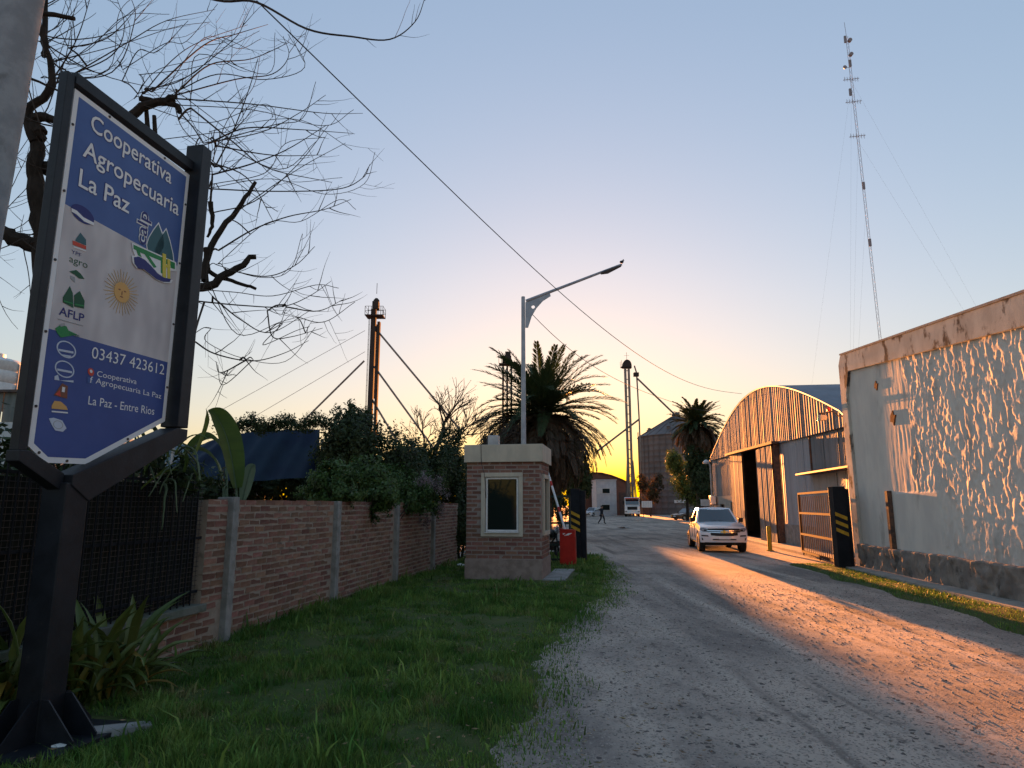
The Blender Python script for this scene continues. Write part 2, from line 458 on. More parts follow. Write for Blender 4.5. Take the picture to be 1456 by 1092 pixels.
tag(link('fallen_leaves', np_mesh('fallen_leaves', LV.reshape(-1, 3), np.arange(n_ * 4).reshape(-1, 4)), M['dry_leaf']), kind='stuff')

# puddles left in the yard
M['water'] = mat('puddle_water', (.02, .018, .015), rough=.04, spec=.8)
for (px, py, rx, ry) in ((905, 739.5, .75, 1.6), (887, 751, .5, .9)):
    p = ground(px, py); b_ = MB()
    n = 22
    b_.add([(p.x + rx * (1 + .3 * math.sin(3 * k)) * math.cos(2 * math.pi * k / n), p.y + ry * (1 + .25 * math.cos(5 * k)) * math.sin(2 * math.pi * k / n), .055) for k in range(n)], [tuple(range(n))])
    tag(b_.build('puddle', M['water']), kind='structure')
# ================================================================== brick garden wall
def brick_variants(name, L_, H_, D_, n, jit, m):
    out = []
    for k in range(n):
        b = MB(); b.box(-L_ / 2, L_ / 2, -.004 - .002 * (k % 3), D_, -H_ / 2, H_ / 2, jit=jit)
        me = b.mesh(name); me.materials.append(m); out.append(me)
    return out
wall = thing('brick_wall', 'long low garden wall of rough red brick with grey concrete posts beside the grass', 'brick wall', WF.o, WF.rz)
WH = 1.83
U_END = 13.3
posts_u = [WF.u(321, 820), WF.u(474, 790), WF.u(561, 768), WF.u(614, 762)]
pil0 = WF.u(291, 780)
b = MB(); b.box(pil0, U_END, .0, .13, -.1, WH - .01); b.build('wall_core', M['mortar'], wall)
b = MB(); b.box(-5.5, pil0 - .002, .0, .13, -.1, .50); b.build('low_wall_core', M['mortar'], wall)
bv = brick_variants('brick', .236, .061, .06, 6, .006, M['brick'])
spots = []
rows = 20
for r in range(rows):
    z = .075 + r * .0905
    u = -5.4 + (r % 2) * .131
    while u < U_END - .13:
        if not (u < pil0 + .12 and z > .5 or any(abs(u - p) < .19 for p in posts_u)):
            spots.append((u + random.uniform(-.008, .008), z + random.uniform(-.005, .005)))
        u += .262
pil_bricks = []
pw = posts_u[0] - .075 - pil0
for r in range(6, rows):
    f = .62 if r % 2 else .38
    pil_bricks += [(pil0 + .004, pil0 + pw * f - .012, .075 + r * .0905), (pil0 + pw * f + .012, pil0 + pw - .004, .075 + r * .0905)]
for a_, c_, z in pil_bricks:
    link('brick', bv[int(z * 97) % 6], None, wall, ((a_ + c_) / 2, 0, z), None, ((c_ - a_) / .236, 1, 1))
spots = [s for s in spots if not (pil0 - .1 < s[0] < posts_u[0] and s[1] > .58)]
spots.sort(key=lambda s: (s[0] + (0 if s[0] > -1.3 else 60)))
rest = MB()
for i, (u, z) in enumerate(spots):
    if i < 300 - len(pil_bricks):
        link('brick', bv[i % 6], None, wall, (u, 0, z), (0, random.uniform(-.012, .012), random.uniform(-.01, .01)))
    else:
        rest.box(u - .118, u + .118, random.uniform(-.008, -.003), .05, z - .030, z + .030, jit=.005)
tag(rest.build('brick_courses', M['brick_isl'], wall), kind='stuff')
for k, u in enumerate(posts_u):
    b = MB(); b.box(u - .07, u + .07, -.085, .15, -.1, WH + (.03 if k == 0 else .0), jit=.004)
    b.build('concrete_post', M['concrete'], wall, bevel=.008)
M['cap'] = mat('mossy_cap', (.10, .12, .09), (.16, .17, .15), 6, .95, .6, 50)
b = MB(); b.box(-5.5, pil0 + .03, -.07, .2, .50, .585, jit=.006); b.build('coping', M['cap'], wall, bevel=.01)

# iron railing standing on the low wall, dark shade cloth behind it
rail = thing('iron_railing', 'black iron railing on the low wall behind the blue sign, dark net behind the bars', 'railing', WF.o, WF.rz)
for z in (.72, 1.35, 2.02):
    b = MB(); b.box(-5.4, pil0 - .01, .045, .07, z, z + .03); b.build('rail', M['black_steel'], rail)
bm_ = MB(); bm_.box(-.006, .006, -.006, .006, 0, 1.6); bar_me = bm_.mesh('bar'); bar_me.materials.append(M['black_steel'])
u = -5.3
while u < pil0 - .05:
    link('bar', bar_me, None, rail, (u, .035, .585)); u += .115
wm = MB(); z_ = .63
while z_ < 2.0: wm.tube([(-5.4, .06, z_), (pil0 - .02, .06, z_ + .01)], .0035, 4); z_ += .055
x_ = -5.35
while x_ < pil0 - .03: wm.tube([(x_, .064, .6), (x_, .064, 2.02)], .003, 4); x_ += .055
tag(wm.build('wire_mesh', M['dark_metal'], rail), kind='stuff')
M['net'] = mat('shade_net', (.010, .013, .011), (.018, .02, .016), 9, .9, .4, 120)
n = 90
V = np.array([(-5.4 + (pil0 + 5.38) * i / (n - 1), .16 + .02 * math.sin(i * .9) + .015 * math.sin(i * 2.3), z) for z in (.585, 1.0, 1.5, 2.0) for i in range(n)])
link('shade_net', np_mesh('shade_net', V, grid_faces(n, 4), True), M['net'], rail)

# ================================================================== guard booth
BW, BD = 1.80, 1.60
booth = thing('guard_booth', 'small brick guard booth with cream roof band and one window on the grass', 'guard booth', (-1.09, 16.28, 0), math.radians(-10))
zp, zr0, zr1 = at(715, 795, 16.1).z, at(715, 657, 16.1).z, at(715, 632, 16.1).z
wz0, wz1 = at(715, 763, 16.1).z, at(715, 672, 16.1).z
wx0, wx1 = .36, 1.37
M['booth_joint'] = mat('booth_joint', (.30, .25, .22), (.24, .2, .18), 9, .95, .5, 60)
b = MB()
t = .10
for x0, x1, z0, z1 in ((0, wx0, zp, zr0), (wx1, BW, zp, zr0), (wx0, wx1, zp, wz0), (wx0, wx1, wz1, zr0)): b.box(x0, x1, 0, t, z0, z1)
b.box(0, t, t, BD, zp, zr0); b.box(t, BW - t, BD - t, BD, zp, zr0)
b.box(BW - t, BW, t, .25, zp, zr0); b.box(BW - t, BW, 1.35, BD, zp, zr0)
b.box(BW - t, BW, .25, 1.35, zp, 1.05); b.box(BW - t, BW, .25, 1.35, 2.5, zr0)
b.build('wall_core', M['booth_joint'], booth)
M['plinth'] = mat('plinth_plaster', (.22, .17, .145), (.30, .24, .21), 5, .9, .4, 50)
b = MB(); b.box(-.025, BW + .025, -.03, BD + .02, -.1, zp); b.build('plinth', M['plinth'], booth, bevel=.01)
bv2 = brick_variants('brick', .255, .068, .05, 5, .004, M['booth_brick'])
bv2h = brick_variants('brick', .125, .068, .05, 3, .004, M['booth_brick'])
nr = int((zr0 - zp - .02) / .0975)
for r in range(nr + 1):
    z = zp + .045 + r * (zr0 - zp - .07) / nr
    inw = wz0 - .02 < z < wz1 + .02
    for (a, c) in (((.0, wx0 - .0), (wx1, BW)) if inw else ((.0, BW),)):
        x = a
        if r % 2: link('brick', bv2h[r % 3], None, booth, (a + .066, 0, z)); x = a + .14
        while x + .25 <= c + .03:
            link('brick', random.choice(bv2), None, booth, (x + .13, random.uniform(-.002, .003), z), (0, random.uniform(-.01, .01), 0)); x += .274
        if c - x > .1: link('brick', random.choice(bv2h), None, booth, (c - .064, 0, z))
side = MB()
for r in range(nr + 1):
    z = zp + .045 + r * (zr0 - zp - .07) / nr
    y = .02 + (r % 2) * .13
    while y < BD - .24:
        if not (1.0 < z < 2.55 and y + .25 > .2 and y < 1.4):
            side.box(BW - .04, BW + .013, y, y + .25, z - .034, z + .034, jit=.004)
        y += .274
tag(side.build('brick_courses', M['booth_brick_isl'], booth), kind='stuff')
b = MB(); b.box(-.06, BW + .06, -.07, BD + .06, zr0, zr1); b.build('roof_band', M['cream'], booth, bevel=.012)
def ring(mb, x0, x1, z0, z1, wd, y0, y1):
    mb.box(x0, x1, y0, y1, z0, z0 + wd); mb.box(x0, x1, y0, y1, z1 - wd, z1)
    mb.box(x0, x0 + wd, y0, y1, z0 + wd, z1 - wd); mb.box(x1 - wd, x1, y0, y1, z0 + wd, z1 - wd)
wn = MB(); ring(wn, wx0, wx1, wz0, wz1, .10, -.04, .07)
win = wn.build('window', M['cream'], booth, bevel=.008)
b = MB(); ring(b, wx0 + .11, wx1 - .11, wz0 + .11, wz1 - .11, .045, .0, .06); b.build('frame', M['white_frame'], win, bevel=.004)
b = MB(); b.box(wx0 + .15, wx1 - .15, .03, .036, wz0 + .15, wz1 - .15); b.build('pane', M['dark_glass'], win)
b = MB(); b.box(wx0 + .10, wx1 - .10, -.075, .03, wz0 + .085, wz0 + .105); b.build('sill', M['white_frame'], win)
sw = MB()
for (y0, y1, z0, z1) in ((.25, 1.35, 1.05, 1.15), (.25, 1.35, 2.4, 2.5), (.25, .35, 1.15, 2.4), (1.25, 1.35, 1.15, 2.4)): sw.box(BW - .06, BW + .05, y0, y1, z0, z1)
win2 = sw.build('side_window', M['cream'], booth, bevel=.008)
b = MB(); b.box(BW - .03, BW - .024, .35, 1.25, 1.15, 2.4); b.build('pane', M['dark_glass'], win2)
cb = MB(); cb.tube([(.36, -.08, zr1), (.37, -.082, zr0), (.40, -.05, zr0 - .15), (.44, -.052, wz1 - .02), (.47, -.05, wz1 - .3), (.48, -.0, wz1 - .6)], .006, 5)
cb.build('cable', M['cable'], booth)
b = MB(); b.box(BW + .03, BW + .55, -.05, 2.6, -.05, .09); pad = b.build('step_slab', M['concrete'], booth, bevel=.01)
# camera box on the booth roof
bx = thing('roof_box', 'small pale electrical box on the booth roof', 'box', booth.matrix_basis @ Vector((.56, .5, zr1)), math.radians(-10))
b = MB(); b.box(-.13, .13, -.12, .12, .0, .27); b.build('case', M['galv'], bx, bevel=.015)
b = MB(); b.box(-.16, -.134, -.1, -.06, 0, .27); b.tube([(-.15, .0, .25), (-.02, -.05, .33)], .01, 5); b.build('bracket', M['dark_metal'], bx)

# ================================================================== white rendered warehouse on the right
wh = thing('white_warehouse', 'white rendered warehouse wall with rough stucco, dark stained parapet and stone plinth', 'warehouse', RF.o, RF.rz)
T0, T1 = RF.uz(1199, 505.5), RF.uz(1456, 418.5)
def top_z(u): return T0[1] + (u - T0[0]) * (T1[1] - T0[1]) / (T1[0] - T0[0])
N0, N1 = RF.uz(1210, 527.5), RF.uz(1456, 465)
def band_z(u): return N0[1] + (u - N0[0]) * (N1[1] - N0[1]) / (N1[0] - N0[0])
zpl = 0.70
uc = RF.u(1213, 620)                         # inner edge of the corner pilaster
U1 = RF.u(1197, 520) + .05                   # outer corner
def wall_white():
    m = mat('white_render', (.68, .64, .57), (.58, .55, .50), 1.6, .92, .25, 60, c3=(.36, .33, .29), s3=1.3, k3=(.56, .76), stretch=(1, 1, .45))
    return m
M['white_render'] = wall_white()
M['parapet'] = mat('parapet_render', (.58, .54, .47), (.44, .41, .36), 2.2, .95, .4, 50, c3=(.07, .065, .06), s3=3.0, k3=(.52, .64), stretch=(1, 1, .6))
us = np.concatenate([[-20, -16, -13, -11.5, -10.6], np.arange(-10, uc + .05, .028)])
nz = 210
UU, SS = np.meshgrid(us, np.linspace(0, 1, nz))
ZB = .55; ZZ = ZB + (band_z(UU) + .08 - ZB) * SS
pu0, pu1 = RF.u(1342, 745), RF.u(1279, 745)   # flush patch
pz1 = RF.z(1279, 700)
warp = fbm(UU * 2.0, ZZ * 1.0, 3, 40) * 1.3
rg = fbm(UU * 6.0 + warp, ZZ * 2.6 + warp * .5, 3, 41)
rg2 = fbm(UU * 13, ZZ * 7, 3, 43)
ridge = np.clip(1 - np.abs(rg - .52) * 9, 0, 1) ** 1.2
blob = np.clip((rg - .50) * 5, 0, 1)
q1 = fbm(UU * 14 + warp * 1.3, ZZ * 6.5 + warp, 3, 45); q2 = fbm(UU * 17 + warp, ZZ * 8, 2, 46)
e1 = np.clip((q1 - .43) / .22, 0, 1); e1 = e1 * e1 * (3 - 2 * e1)
d = .0145 * e1 * (.45 + .9 * fbm(UU * 1.1, ZZ * 1.1, 3, 49)) + .010 * (q2 - .5) + .010 * blob
sm = np.clip((RF.u(1292, 600) + .12 * (fbm(ZZ * 2, ZZ * 0, 2, 8) - .5) * 4 - UU) / .15, 0, 1)      # 0 in the smooth strip by the corner
dsm = .010 * fbm(UU * 9, ZZ * .9, 3, 50) + .0035 * fbm(UU * 20, ZZ * 5, 2, 51)
d = d * sm + dsm * (1 - sm)
inp = np.clip(np.minimum(np.minimum((UU - pu0) / .06, (pu1 - UU) / .03), (pz1 - ZZ) / .03), 0, 1)
d = d * (1 - inp) + (.030 + .0015 * rg2) * inp
dn = np.where(UU < -10, .01, d)
V = np.stack([UU.ravel(), dn.ravel(), ZZ.ravel()], 1)
F = grid_faces(len(us), nz)[:, ::-1]
link('stucco_wall', np_mesh('stucco_wall', V, F, True), M['white_render'], wh)
# building body behind the skin
b = MB(); b.prism([(-20, 0), (U1, 0), (U1, top_z(U1) - .35), (-20, top_z(-20) - .35)], -.02, -14, 'y'); b.build('building_body', M['white_render'], wh)
# parapet band + corner pilaster, standing proud, with the chamfer where they meet
zc = RF.z(1203, 562)
uch = RF.u(1210, 527)
b = MB()
pts = [(-20, top_z(-20)), (-20, band_z(-20)), (uch, band_z(uch)), (uc, zc), (uc, .0), (U1, .0), (U1, top_z(U1) - .28), (U1 - .2, top_z(U1 - .2))]
b.prism(pts, -.25, .085, 'y')
b.build('parapet', M['parapet'], wh, bevel=.012)
b = MB(); b.prism([(-20, top_z(-20) + .003), (U1 - .22, top_z(U1 - .22) + .003), (U1 - .22, top_z(U1 - .22) + .05), (-20, top_z(-20) + .05)], -.3, .11, 'y'); b.build('coping', M['concrete'], wh)
# rough stone plinth
M['plinth_stone'] = mat('rough_plinth', (.30, .25, .21), (.20, .17, .15), 3, .95, .7, 30, c3=(.10, .09, .08), s3=2.5, k3=(.55, .7))
us2 = np.concatenate([[-20, -14, -10.5], np.arange(-10, uc + .02, .03)])
UU, SS = np.meshgrid(us2, np.linspace(0, 1, 26))
g = fbm(UU * 5, SS * 2.2, 3, 60); g2 = fbm(UU * 12, SS * 6, 3, 61)
d = .10 + .09 * np.clip((g - .42) * 2.5, 0, 1) + .03 * (g2 - .5)
prof = np.where(SS > .93, (1 - SS) / .07, 1)
V = np.stack([UU.ravel(), (.0 + d * np.clip(prof, 0, 1)).ravel(), (.02 + (zpl - .02 + .03 * (vn(UU * 3, UU * 0, 4) - .5)) * np.minimum(1, SS / .95)).ravel()], 1)
link('plinth', np_mesh('plinth', V, grid_faces(len(us2), 26)[:, ::-1], True), M['plinth_stone'], wh)
# rusty marks: broken bracket stubs
M['rust'] = mat('rust', (.20, .075, .035), (.08, .03, .02), 8, .95, .6, 40)
for (px, py, s) in ((1247, 548, .09), (1271, 594, .13)):
    u, z = RF.uz(px, py); b = MB()
    n = 11; b.prism([(u + s * (1 + .45 * math.sin(k * 2.7)) * math.cos(2 * math.pi * k / n), z + s * 1.1 * (1 + .4 * math.cos(k * 3.9)) * math.sin(2 * math.pi * k / n)) for k in range(n)], .0, .035, 'y')
    b.build('rusty_stub', M['rust'], wh)
b = MB()
u0 = RF.u(1271, 745); z0 = RF.z(1266, 698)
for (a, c, y0, y1) in ((-.07, -.055, .0, .12), (-.055, .055, .1, .12), (.055, .07, .0, .12)): b.box(u0 + a, u0 + c, y0, y1, .62, z0)
pst = thing('steel_channel', 'rusty steel channel post bolted upright against the white wall', 'post', RF.o, RF.rz)
b.build('channel', M['rust_metal'], pst)

# pavement along warehouse and shed
M['pave'] = mat('pavement', (.36, .33, .29), (.28, .26, .23), 3, .9, .4, 40, c3=(.18, .16, .14), s3=4, k3=(.6, .75))
pv = thing('pavement', None, None, RF.o, RF.rz); pv['kind'] = 'structure'
u = -14.0; k = 0
while u < U1 - .05:
    b = MB(); b.box(u, min(u + 1.47, U1), .03, .60, -.1, .10 + random.uniform(-.006, .006)); b.build('slab', M['pave'], pv, bevel=.008); u += 1.48

# ================================================================== arched tin shed
shed = thing('arched_shed', 'big arched corrugated tin shed with open sliding door and sunlit front', 'shed', FF.o, FF.rz)
arch_px = [(1012, 652), (1015, 643), (1019, 635), (1031, 608), (1040, 592), (1051, 578), (1060, 567.5), (1070, 558.5), (1081, 551), (1097, 547.5), (1117, 550), (1139, 557), (1158, 565), (1199, 583)]
AR = sorted(FF.uz(*p) for p in arch_px)
ku, kz = np.array([a[0] for a in AR]), np.array([a[1] for a in AR])
co = np.polyfit(ku, kz, 4)
UL = ku[-1]                                        # far (left) end of the front
def arch_z(u): return float(np.polyval(co, u)) if u > ku[0] else float(np.polyval(co, ku[0]) - (ku[0] - u) * .55)
lo_pts = sorted([FF.uz(1016, 655), FF.uz(1060, 641), FF.uz(1089, 634.5), FF.uz(1111, 628.5), FF.uz(1202, 610.6)])
lu, lz = [p[0] for p in lo_pts], [p[1] for p in lo_pts]
lof = np.polyfit(lu, lz, 1)
def low_z(u): return float(np.polyval(lof, u))
def corr(w_, z0a, z0b, ztop, pitch, amp, ph=0.0):
    """corrugated sheet, local x 0..w_, waves along x; ztop(x) gives the cut top"""
    n = max(4, int(round(w_ / pitch * 4)))
    V = []; 
    for i in range(n + 1):
        x = w_ * i / n
        y = amp * math.sin(2 * math.pi * (i / 4 + .125) + ph)
        V.append((x, y, z0a + (z0b - z0a) * x / w_)); V.append((x, y, ztop(x)))
    F = [(2 * i, 2 * i + 1, 2 * i + 3, 2 * i + 2) for i in range(n)]
    return np_mesh('cladding_sheet', V, F, True)
M['tin'] = mat('weathered_tin', (.235, .235, .245), (.165, .165, .17), 2.2, .75, .15, 20, metal=.1, rand=.22, c3=(.14, .095, .075), s3=1.6, k3=(.60, .76), stretch=(1, 1, .22))
M['tin_pale'] = mat('pale_tin', (.36, .37, .38), (.28, .29, .30), 2.5, .55, .1, 20, metal=.35, rand=.10, c3=(.26, .2, .16), s3=2, k3=(.62, .8), stretch=(1, 1, .25))
M['tin_shade'] = mat('shade_blue_tin', (.30, .345, .41), (.25, .285, .34), 2.5, .6, .1, 20, metal=.2, rand=.08, stretch=(1, 1, .25))  # tin with the blue cast of shade put into its colour
u = -1.6
while u < UL - .05:
    wd = min(.93, UL - u)
    me = corr(wd + .05, low_z(u), low_z(u + wd), lambda x, u=u: arch_z(min(u + x, UL)) - .03, .30, .022)
    link('cladding_sheet', me, M['tin'], shed, (u, .10 + random.uniform(-.006, .006), 0), (0, 0, random.uniform(-.010, .016))); u += .93
def strip_sheets(ua, ub, za, zb, m, wd=.9, pitch=.15, amp=.014, y=.0, tilt=.02):
    """row of upright sheets from ua to ub; za, zb floats or functions of u"""
    f = lambda q, u: q(u) if callable(q) else q
    n = max(1, round((ub - ua) / wd)); s = (ub - ua) / n
    for i in range(n):
        a = ua + i * s
        me = corr(s + .03, f(za, a), f(za, a + s), lambda x, a=a: f(zb, a + x), pitch, amp)
        link('cladding_sheet', me, m, shed, (a, y + random.uniform(-.008, .008), 0), (0, 0, random.uniform(-tilt, tilt)))
u_l0, u_l1 = FF.u(1063.5, 700), FF.u(1046.5, 700)          # left door leaf
u_r0, u_r1 = FF.u(1112, 700), FF.u(1088.5, 700)            # right door leaf
u_b = FF.u(1157, 690)                                      # end of the shaded panel run
z_m = FF.z(1032, 705)
z_c = FF.z(1157, 674)
z_g = FF.z(1135, 748)
strip_sheets(u_l1 - .3, UL - .05, z_m, lambda u: low_z(u) + .05, M['tin'])
strip_sheets(u_b, u_r0 + .3, z_g, lambda u: low_z(u) + .05, M['tin_shade'], .95, .3, .006, tilt=.004)
strip_sheets(-1.6, u_b - .01, z_c, lambda u: low_z(u) + .05, M['tin'], .8)
strip_sheets(-1.6, u_b - .01, .0, z_c - .02, M['tin_pale'], .9, .12)
b = MB(); b.box(u_b - .03, u_r0 + .3, -.12, .03, -.05, z_g + .04); b.build('base_wall', M['concrete'], shed, bevel=.01)
# left masonry with window and door openings
m0, m1 = u_l1 - .35, UL - .02
wo0, wo1 = FF.u(1030.5, 720), FF.u(1024, 720)
do0, do1 = FF.u(1047.5, 730) + .45, FF.u(1042, 730) + .45
b = MB()
for (a, c, z0, z1) in ((m0, do0, 0, z_m), (do0, do1, 1.95, z_m), (do1, wo0, 0, z_m), (wo0, wo1, 0, .75), (wo0, wo1, 1.85, z_m), (wo1, m1, 0, z_m)): b.box(a, c, -.2, .02, z0, z1)
M['old_white'] = mat('old_white_wall', (.36, .33, .29), (.29, .26, .23), 3, .9, .3, 40, c3=(.26, .22, .18), s3=2, k3=(.6, .78))
b.build('masonry_wall', M['old_white'], shed)
b = MB(); b.box(wo0, wo1, -.14, -.13, .75, 1.85); f_ = b.build('window', M['dark_glass'], shed)
b = MB()
for (a, c, z0, z1) in ((wo0, wo1, .75, .80), (wo0, wo1, 1.80, 1.85), (wo0, wo0 + .05, .8, 1.8), (wo1 - .05, wo1, .8, 1.8), ((wo0 + wo1) / 2 - .02, (wo0 + wo1) / 2 + .02, .8, 1.8)): b.box(a, c, -.13, -.08, z0, z1)
b.build('frame', M['rust_metal'], f_)
b = MB(); b.box(do0, do1, -.16, -.12, .0, 1.95); b.build('door', M['dark_metal'], shed)
# sliding leaves, proud of the front
def leaf(ua, ub, zt, y, nm, pitch, mt):
    wd = ub - ua; n = 3
    lf = MB(); lf.box(ua, ub, y - .10, y - .05, .1, .18); lf.box(ua, ub, y - .10, y - .05, zt - .1, zt); lf.box(ua, ua + .07, y - .10, y - .03, .18, zt - .1); lf.box(ub - .07, ub, y - .10, y - .03, .18, zt - .1)
    o = lf.build(nm, M['rust_metal'], shed)
    for i in range(n):
        me = corr(wd / n + .02, .06, .06, lambda x: zt + .02, pitch, .022)
        link('cladding_sheet', me, mt, o, (ua + wd / n * i, y, 0), (0, 0, random.uniform(-.01, .02)))
leaf(u_l0, u_l1, low_z(u_l0) + .02, .24, 'door_leaf', .2, M['tin'])
leaf(u_r0, u_r1, low_z(u_r0) - .06, .34, 'door_leaf', .24, M['tin'])
b = MB(); b.box(u_r0 - .16, u_r0 - .03, .031, .27, .0, low_z(u_r0) - .04); b.build('shade_upright', M['rust_metal'], shed)  # upright added so its shadow covers the panels beside the door leaf
b = MB(); b.prism([(u_r0 - .4, low_z(u_r0 - .4) - .02), (u_l1 + .6, low_z(u_l1 + .6) - .02), (u_l1 + .6, low_z(u_l1 + .6) + .10), (u_r0 - .4, low_z(u_r0 - .4) + .10)], .10, .42, 'y'); b.build('door_track', M['rust_metal'], shed)
b = MB(); b.box(-1.6, u_b + .35, -.05, .55, z_c - .03, z_c + .03); b.build('canopy', M['dark_metal'], shed)
# roof shell
n = 60
prof = [(-6 + (UL + .25 + 6) * i / n) for i in range(n + 1)]
pz = [arch_z(min(u, UL)) if u <= UL else arch_z(UL) - (u - UL) * 1.2 for u in prof]
V = []; 
ydeep = [.135, .05, -3, -10, -20, -34]
for yy in ydeep:
    for u, z in zip(prof, pz): V.append((u, yy, z + .02))
for yy in ydeep:
    for u, z in zip(prof, pz): V.append((u, yy, z - .06))
F = grid_faces(n + 1, len(ydeep)); nn = (n + 1) * len(ydeep)
F2 = F[:, ::-1] + nn
rim = np.array([(i, i + 1, nn + i + 1, nn + i) for i in range(n)])
M['roof_tin'] = mat('roof_tin', (.15, .175, .215), (.12, .14, .17), 1.2, .6, .1, 20, metal=.1, stretch=(.4, 1, 1))
link('roof', np_mesh('roof', V, np.concatenate([F, F2, rim])), M['roof_tin'], shed)
b = MB(); b.box(UL - .04, UL + .02, -34, -.2, 0, arch_z(UL) - .1); b.box(-6, UL, -34.1, -34, 0, 6.5); b.box(-6, -5.9, -34, .0, 0, 3.2); b.build('outer_wall', M['old_white'], shed)
b = MB(); b.box(u_r0 - 3, u_l1 + 3, -7.2, -7.1, 0, 5.5); b.build('inner_partition', M['rust_metal'], shed)
b = MB()
for k in range(3): b.box(u_r1 - 1.2 + k * 2.6, u_r1 - .9 + k * 2.6, -2.2, -2.0, 0, 5.2)
b.build('inner_post', M['concrete'], shed)
# gutter pipe at the far corner
b = MB(); b.tube([(UL + .06, .12, 0), (UL + .06, .12, 4.6), (UL + .1, .2, 4.9)], .06, 8); b.build('downpipe', M['galv'], shed)
for (a, c) in ((u_b, u_b + .01),):
    b = MB(); b.box(a - .06, a + .02, .0, .06, z_c, low_z(a)); b.build('corner_trim', M['rust_metal'], shed)
pv2 = thing('shed_pavement', None, None, FF.o, FF.rz); pv2['kind'] = 'structure'
u = .2
while u < u_l1 + .5:
    b = MB(); b.box(u, u + 1.95, .03, 1.0, -.1, .10 + random.uniform(-.006, .006)); b.build('slab', M['pave'], pv2, bevel=.01); u += 1.96
# ================================================================== roadside sign
SF = Frame(-3.5, 5.4, .19)
SFo = Frame(-3.5 + .10 * SF.l, 5.4, .19)
M['sign_steel'] = mat('sign_steel', (.008, .010, .014), (.014, .017, .023), 5, .5, .15, 50, spec=.3, c3=(.03, .03, .03), s3=14, k3=(.62, .8))
M['p_blue'] = mat('print_blue', (.075, .135, .34), (.06, .11, .29), 1.3, .45)
M['p_deep'] = mat('print_deep_blue', (.058, .095, .29), (.046, .076, .24), 1.2, .45)
M['p_cloth'] = mat('print_flag_cloth', (.60, .57, .57), (.44, .41, .42), 2.2, .45, stretch=(1.6, 1, .7), contrast=(.3, .7), detail=2)
M['p_white'] = mat('print_white', (.74, .75, .76), (.70, .71, .72), 3, .45)
def flat(n, c): M[n] = mat(n, c, rough=.45); return M[n]
flat('p_navy', (.03, .035, .16)); flat('p_teal', (.045, .12, .14)); flat('p_green', (.03, .22, .07)); flat('p_yellow', (.62, .52, .08))
flat('p_orange', (.62, .36, .12)); flat('p_gold', (.52, .34, .14)); flat('p_red', (.55, .07, .04)); flat('p_darkgreen', (.02, .09, .045)); flat('p_grey', (.30, .32, .33)); flat('p_pale', (.50, .56, .66)); flat('p_brown', (.20, .08, .05))
sign = thing('roadside_sign', 'tall blue and white sign of an agricultural cooperative in a dark steel frame', 'sign', SF.o, SF.rz)
def S(px, py): return SF.uz(px, py)
LYR = -.012
def plate(name, px, m, layer, parent, uzs=None, th=.0012):
    pts = uzs if uzs is not None else [S(*p) for p in px]
    b = MB(); y = LYR - .0016 * layer
    b.prism(pts, y - th, y, 'y')
    return b.build(name, m, parent)
outline = [S(105, 126), S(268, 249), S(233, 599), S(120, 660), S(63, 658), S(38, 634)]
b = MB(); b.prism(outline, -.012, .004, 'y'); panel = b.build('panel', M['p_white'], sign)
def inset(pts, k):
    c = (sum(p[0] for p in pts) / len(pts), sum(p[1] for p in pts) / len(pts))
    n = len(pts); out = []
    for i in range(n):
        a, p, q = Vector(pts[i - 1]), Vector(pts[i]), Vector(pts[(i + 1) % n])
        d1, d2 = (p - a).normalized(), (q - p).normalized()
        n1, n2 = Vector((-d1.y, d1.x)), Vector((-d2.y, d2.x))
        if n1.dot(Vector(c) - p) < 0: n1 = -n1
        if n2.dot(Vector(c) - p) < 0: n2 = -n2
        bis = (n1 + n2).normalized(); out.append(tuple(p + bis * (k / max(.3, bis.dot(n1)))))
    return out
inn = inset(outline, .045)
(tl, tr, br, d1, d2, bl) = inn
def lerp_at(p, q, z):
    t = (z - p[1]) / (q[1] - p[1]); return (p[0] + (q[0] - p[0]) * t, z)
za, zb = S(92, 291)[1], S(250, 378)[1]
zc_, zd = S(70, 468)[1], S(236, 515)[1]
A1, A2 = lerp_at(bl, tl, za), lerp_at(br, tr, zb)
B1, B2 = lerp_at(bl, tl, zc_), lerp_at(br, tr, zd)
plate('print_field', None, M['p_blue'], 0, panel, [tl, tr, A2, A1])
plate('print_field', None, M['p_cloth'], 0, panel, [A1, A2, B2, B1])
plate('print_field', None, M['p_deep'], 0, panel, [B1, B2, br, d1, d2, bl])
def lettering(body, p0, p1, cap, m, layer=2, parent=None, bold=.0, rot=0, name='lettering', fitz=None):
    u0, z0 = S(*p0); u1, z1 = S(*p1)
    cu = D.curves.new('lettering', 'FONT'); cu.body = body; cu.size = 1; cu.offset = bold; cu.resolution_u = 3; cu.extrude = .0
    o = D.objects.new('lettering', cu); C.objects.link(o)
    bpy.context.view_layer.update()
    me = evaluated(o); D.objects.remove(o)
    co = np.empty(len(me.vertices) * 3); me.vertices.foreach_get('co', co); co = co.reshape(-1, 3)
    x0, x1 = co[:, 0].min(), co[:, 0].max()
    L_ = math.hypot(u1 - u0, z1 - z0)
    sx = L_ / (x1 - x0); sz = cap / .70
    ca, sa = (u1 - u0) / L_, (z1 - z0) / L_
    lx = (co[:, 0] - x0) * sx; lz = co[:, 1] * sz
    out = np.stack([u0 + lx * ca - lz * sa, np.full(len(lx), LYR - .0016 * layer), z0 + lx * sa + lz * ca], 1)
    me.vertices.foreach_set('co', out.ravel()); me.update(); me.materials.clear()
    return link(name, me, m, parent or panel)
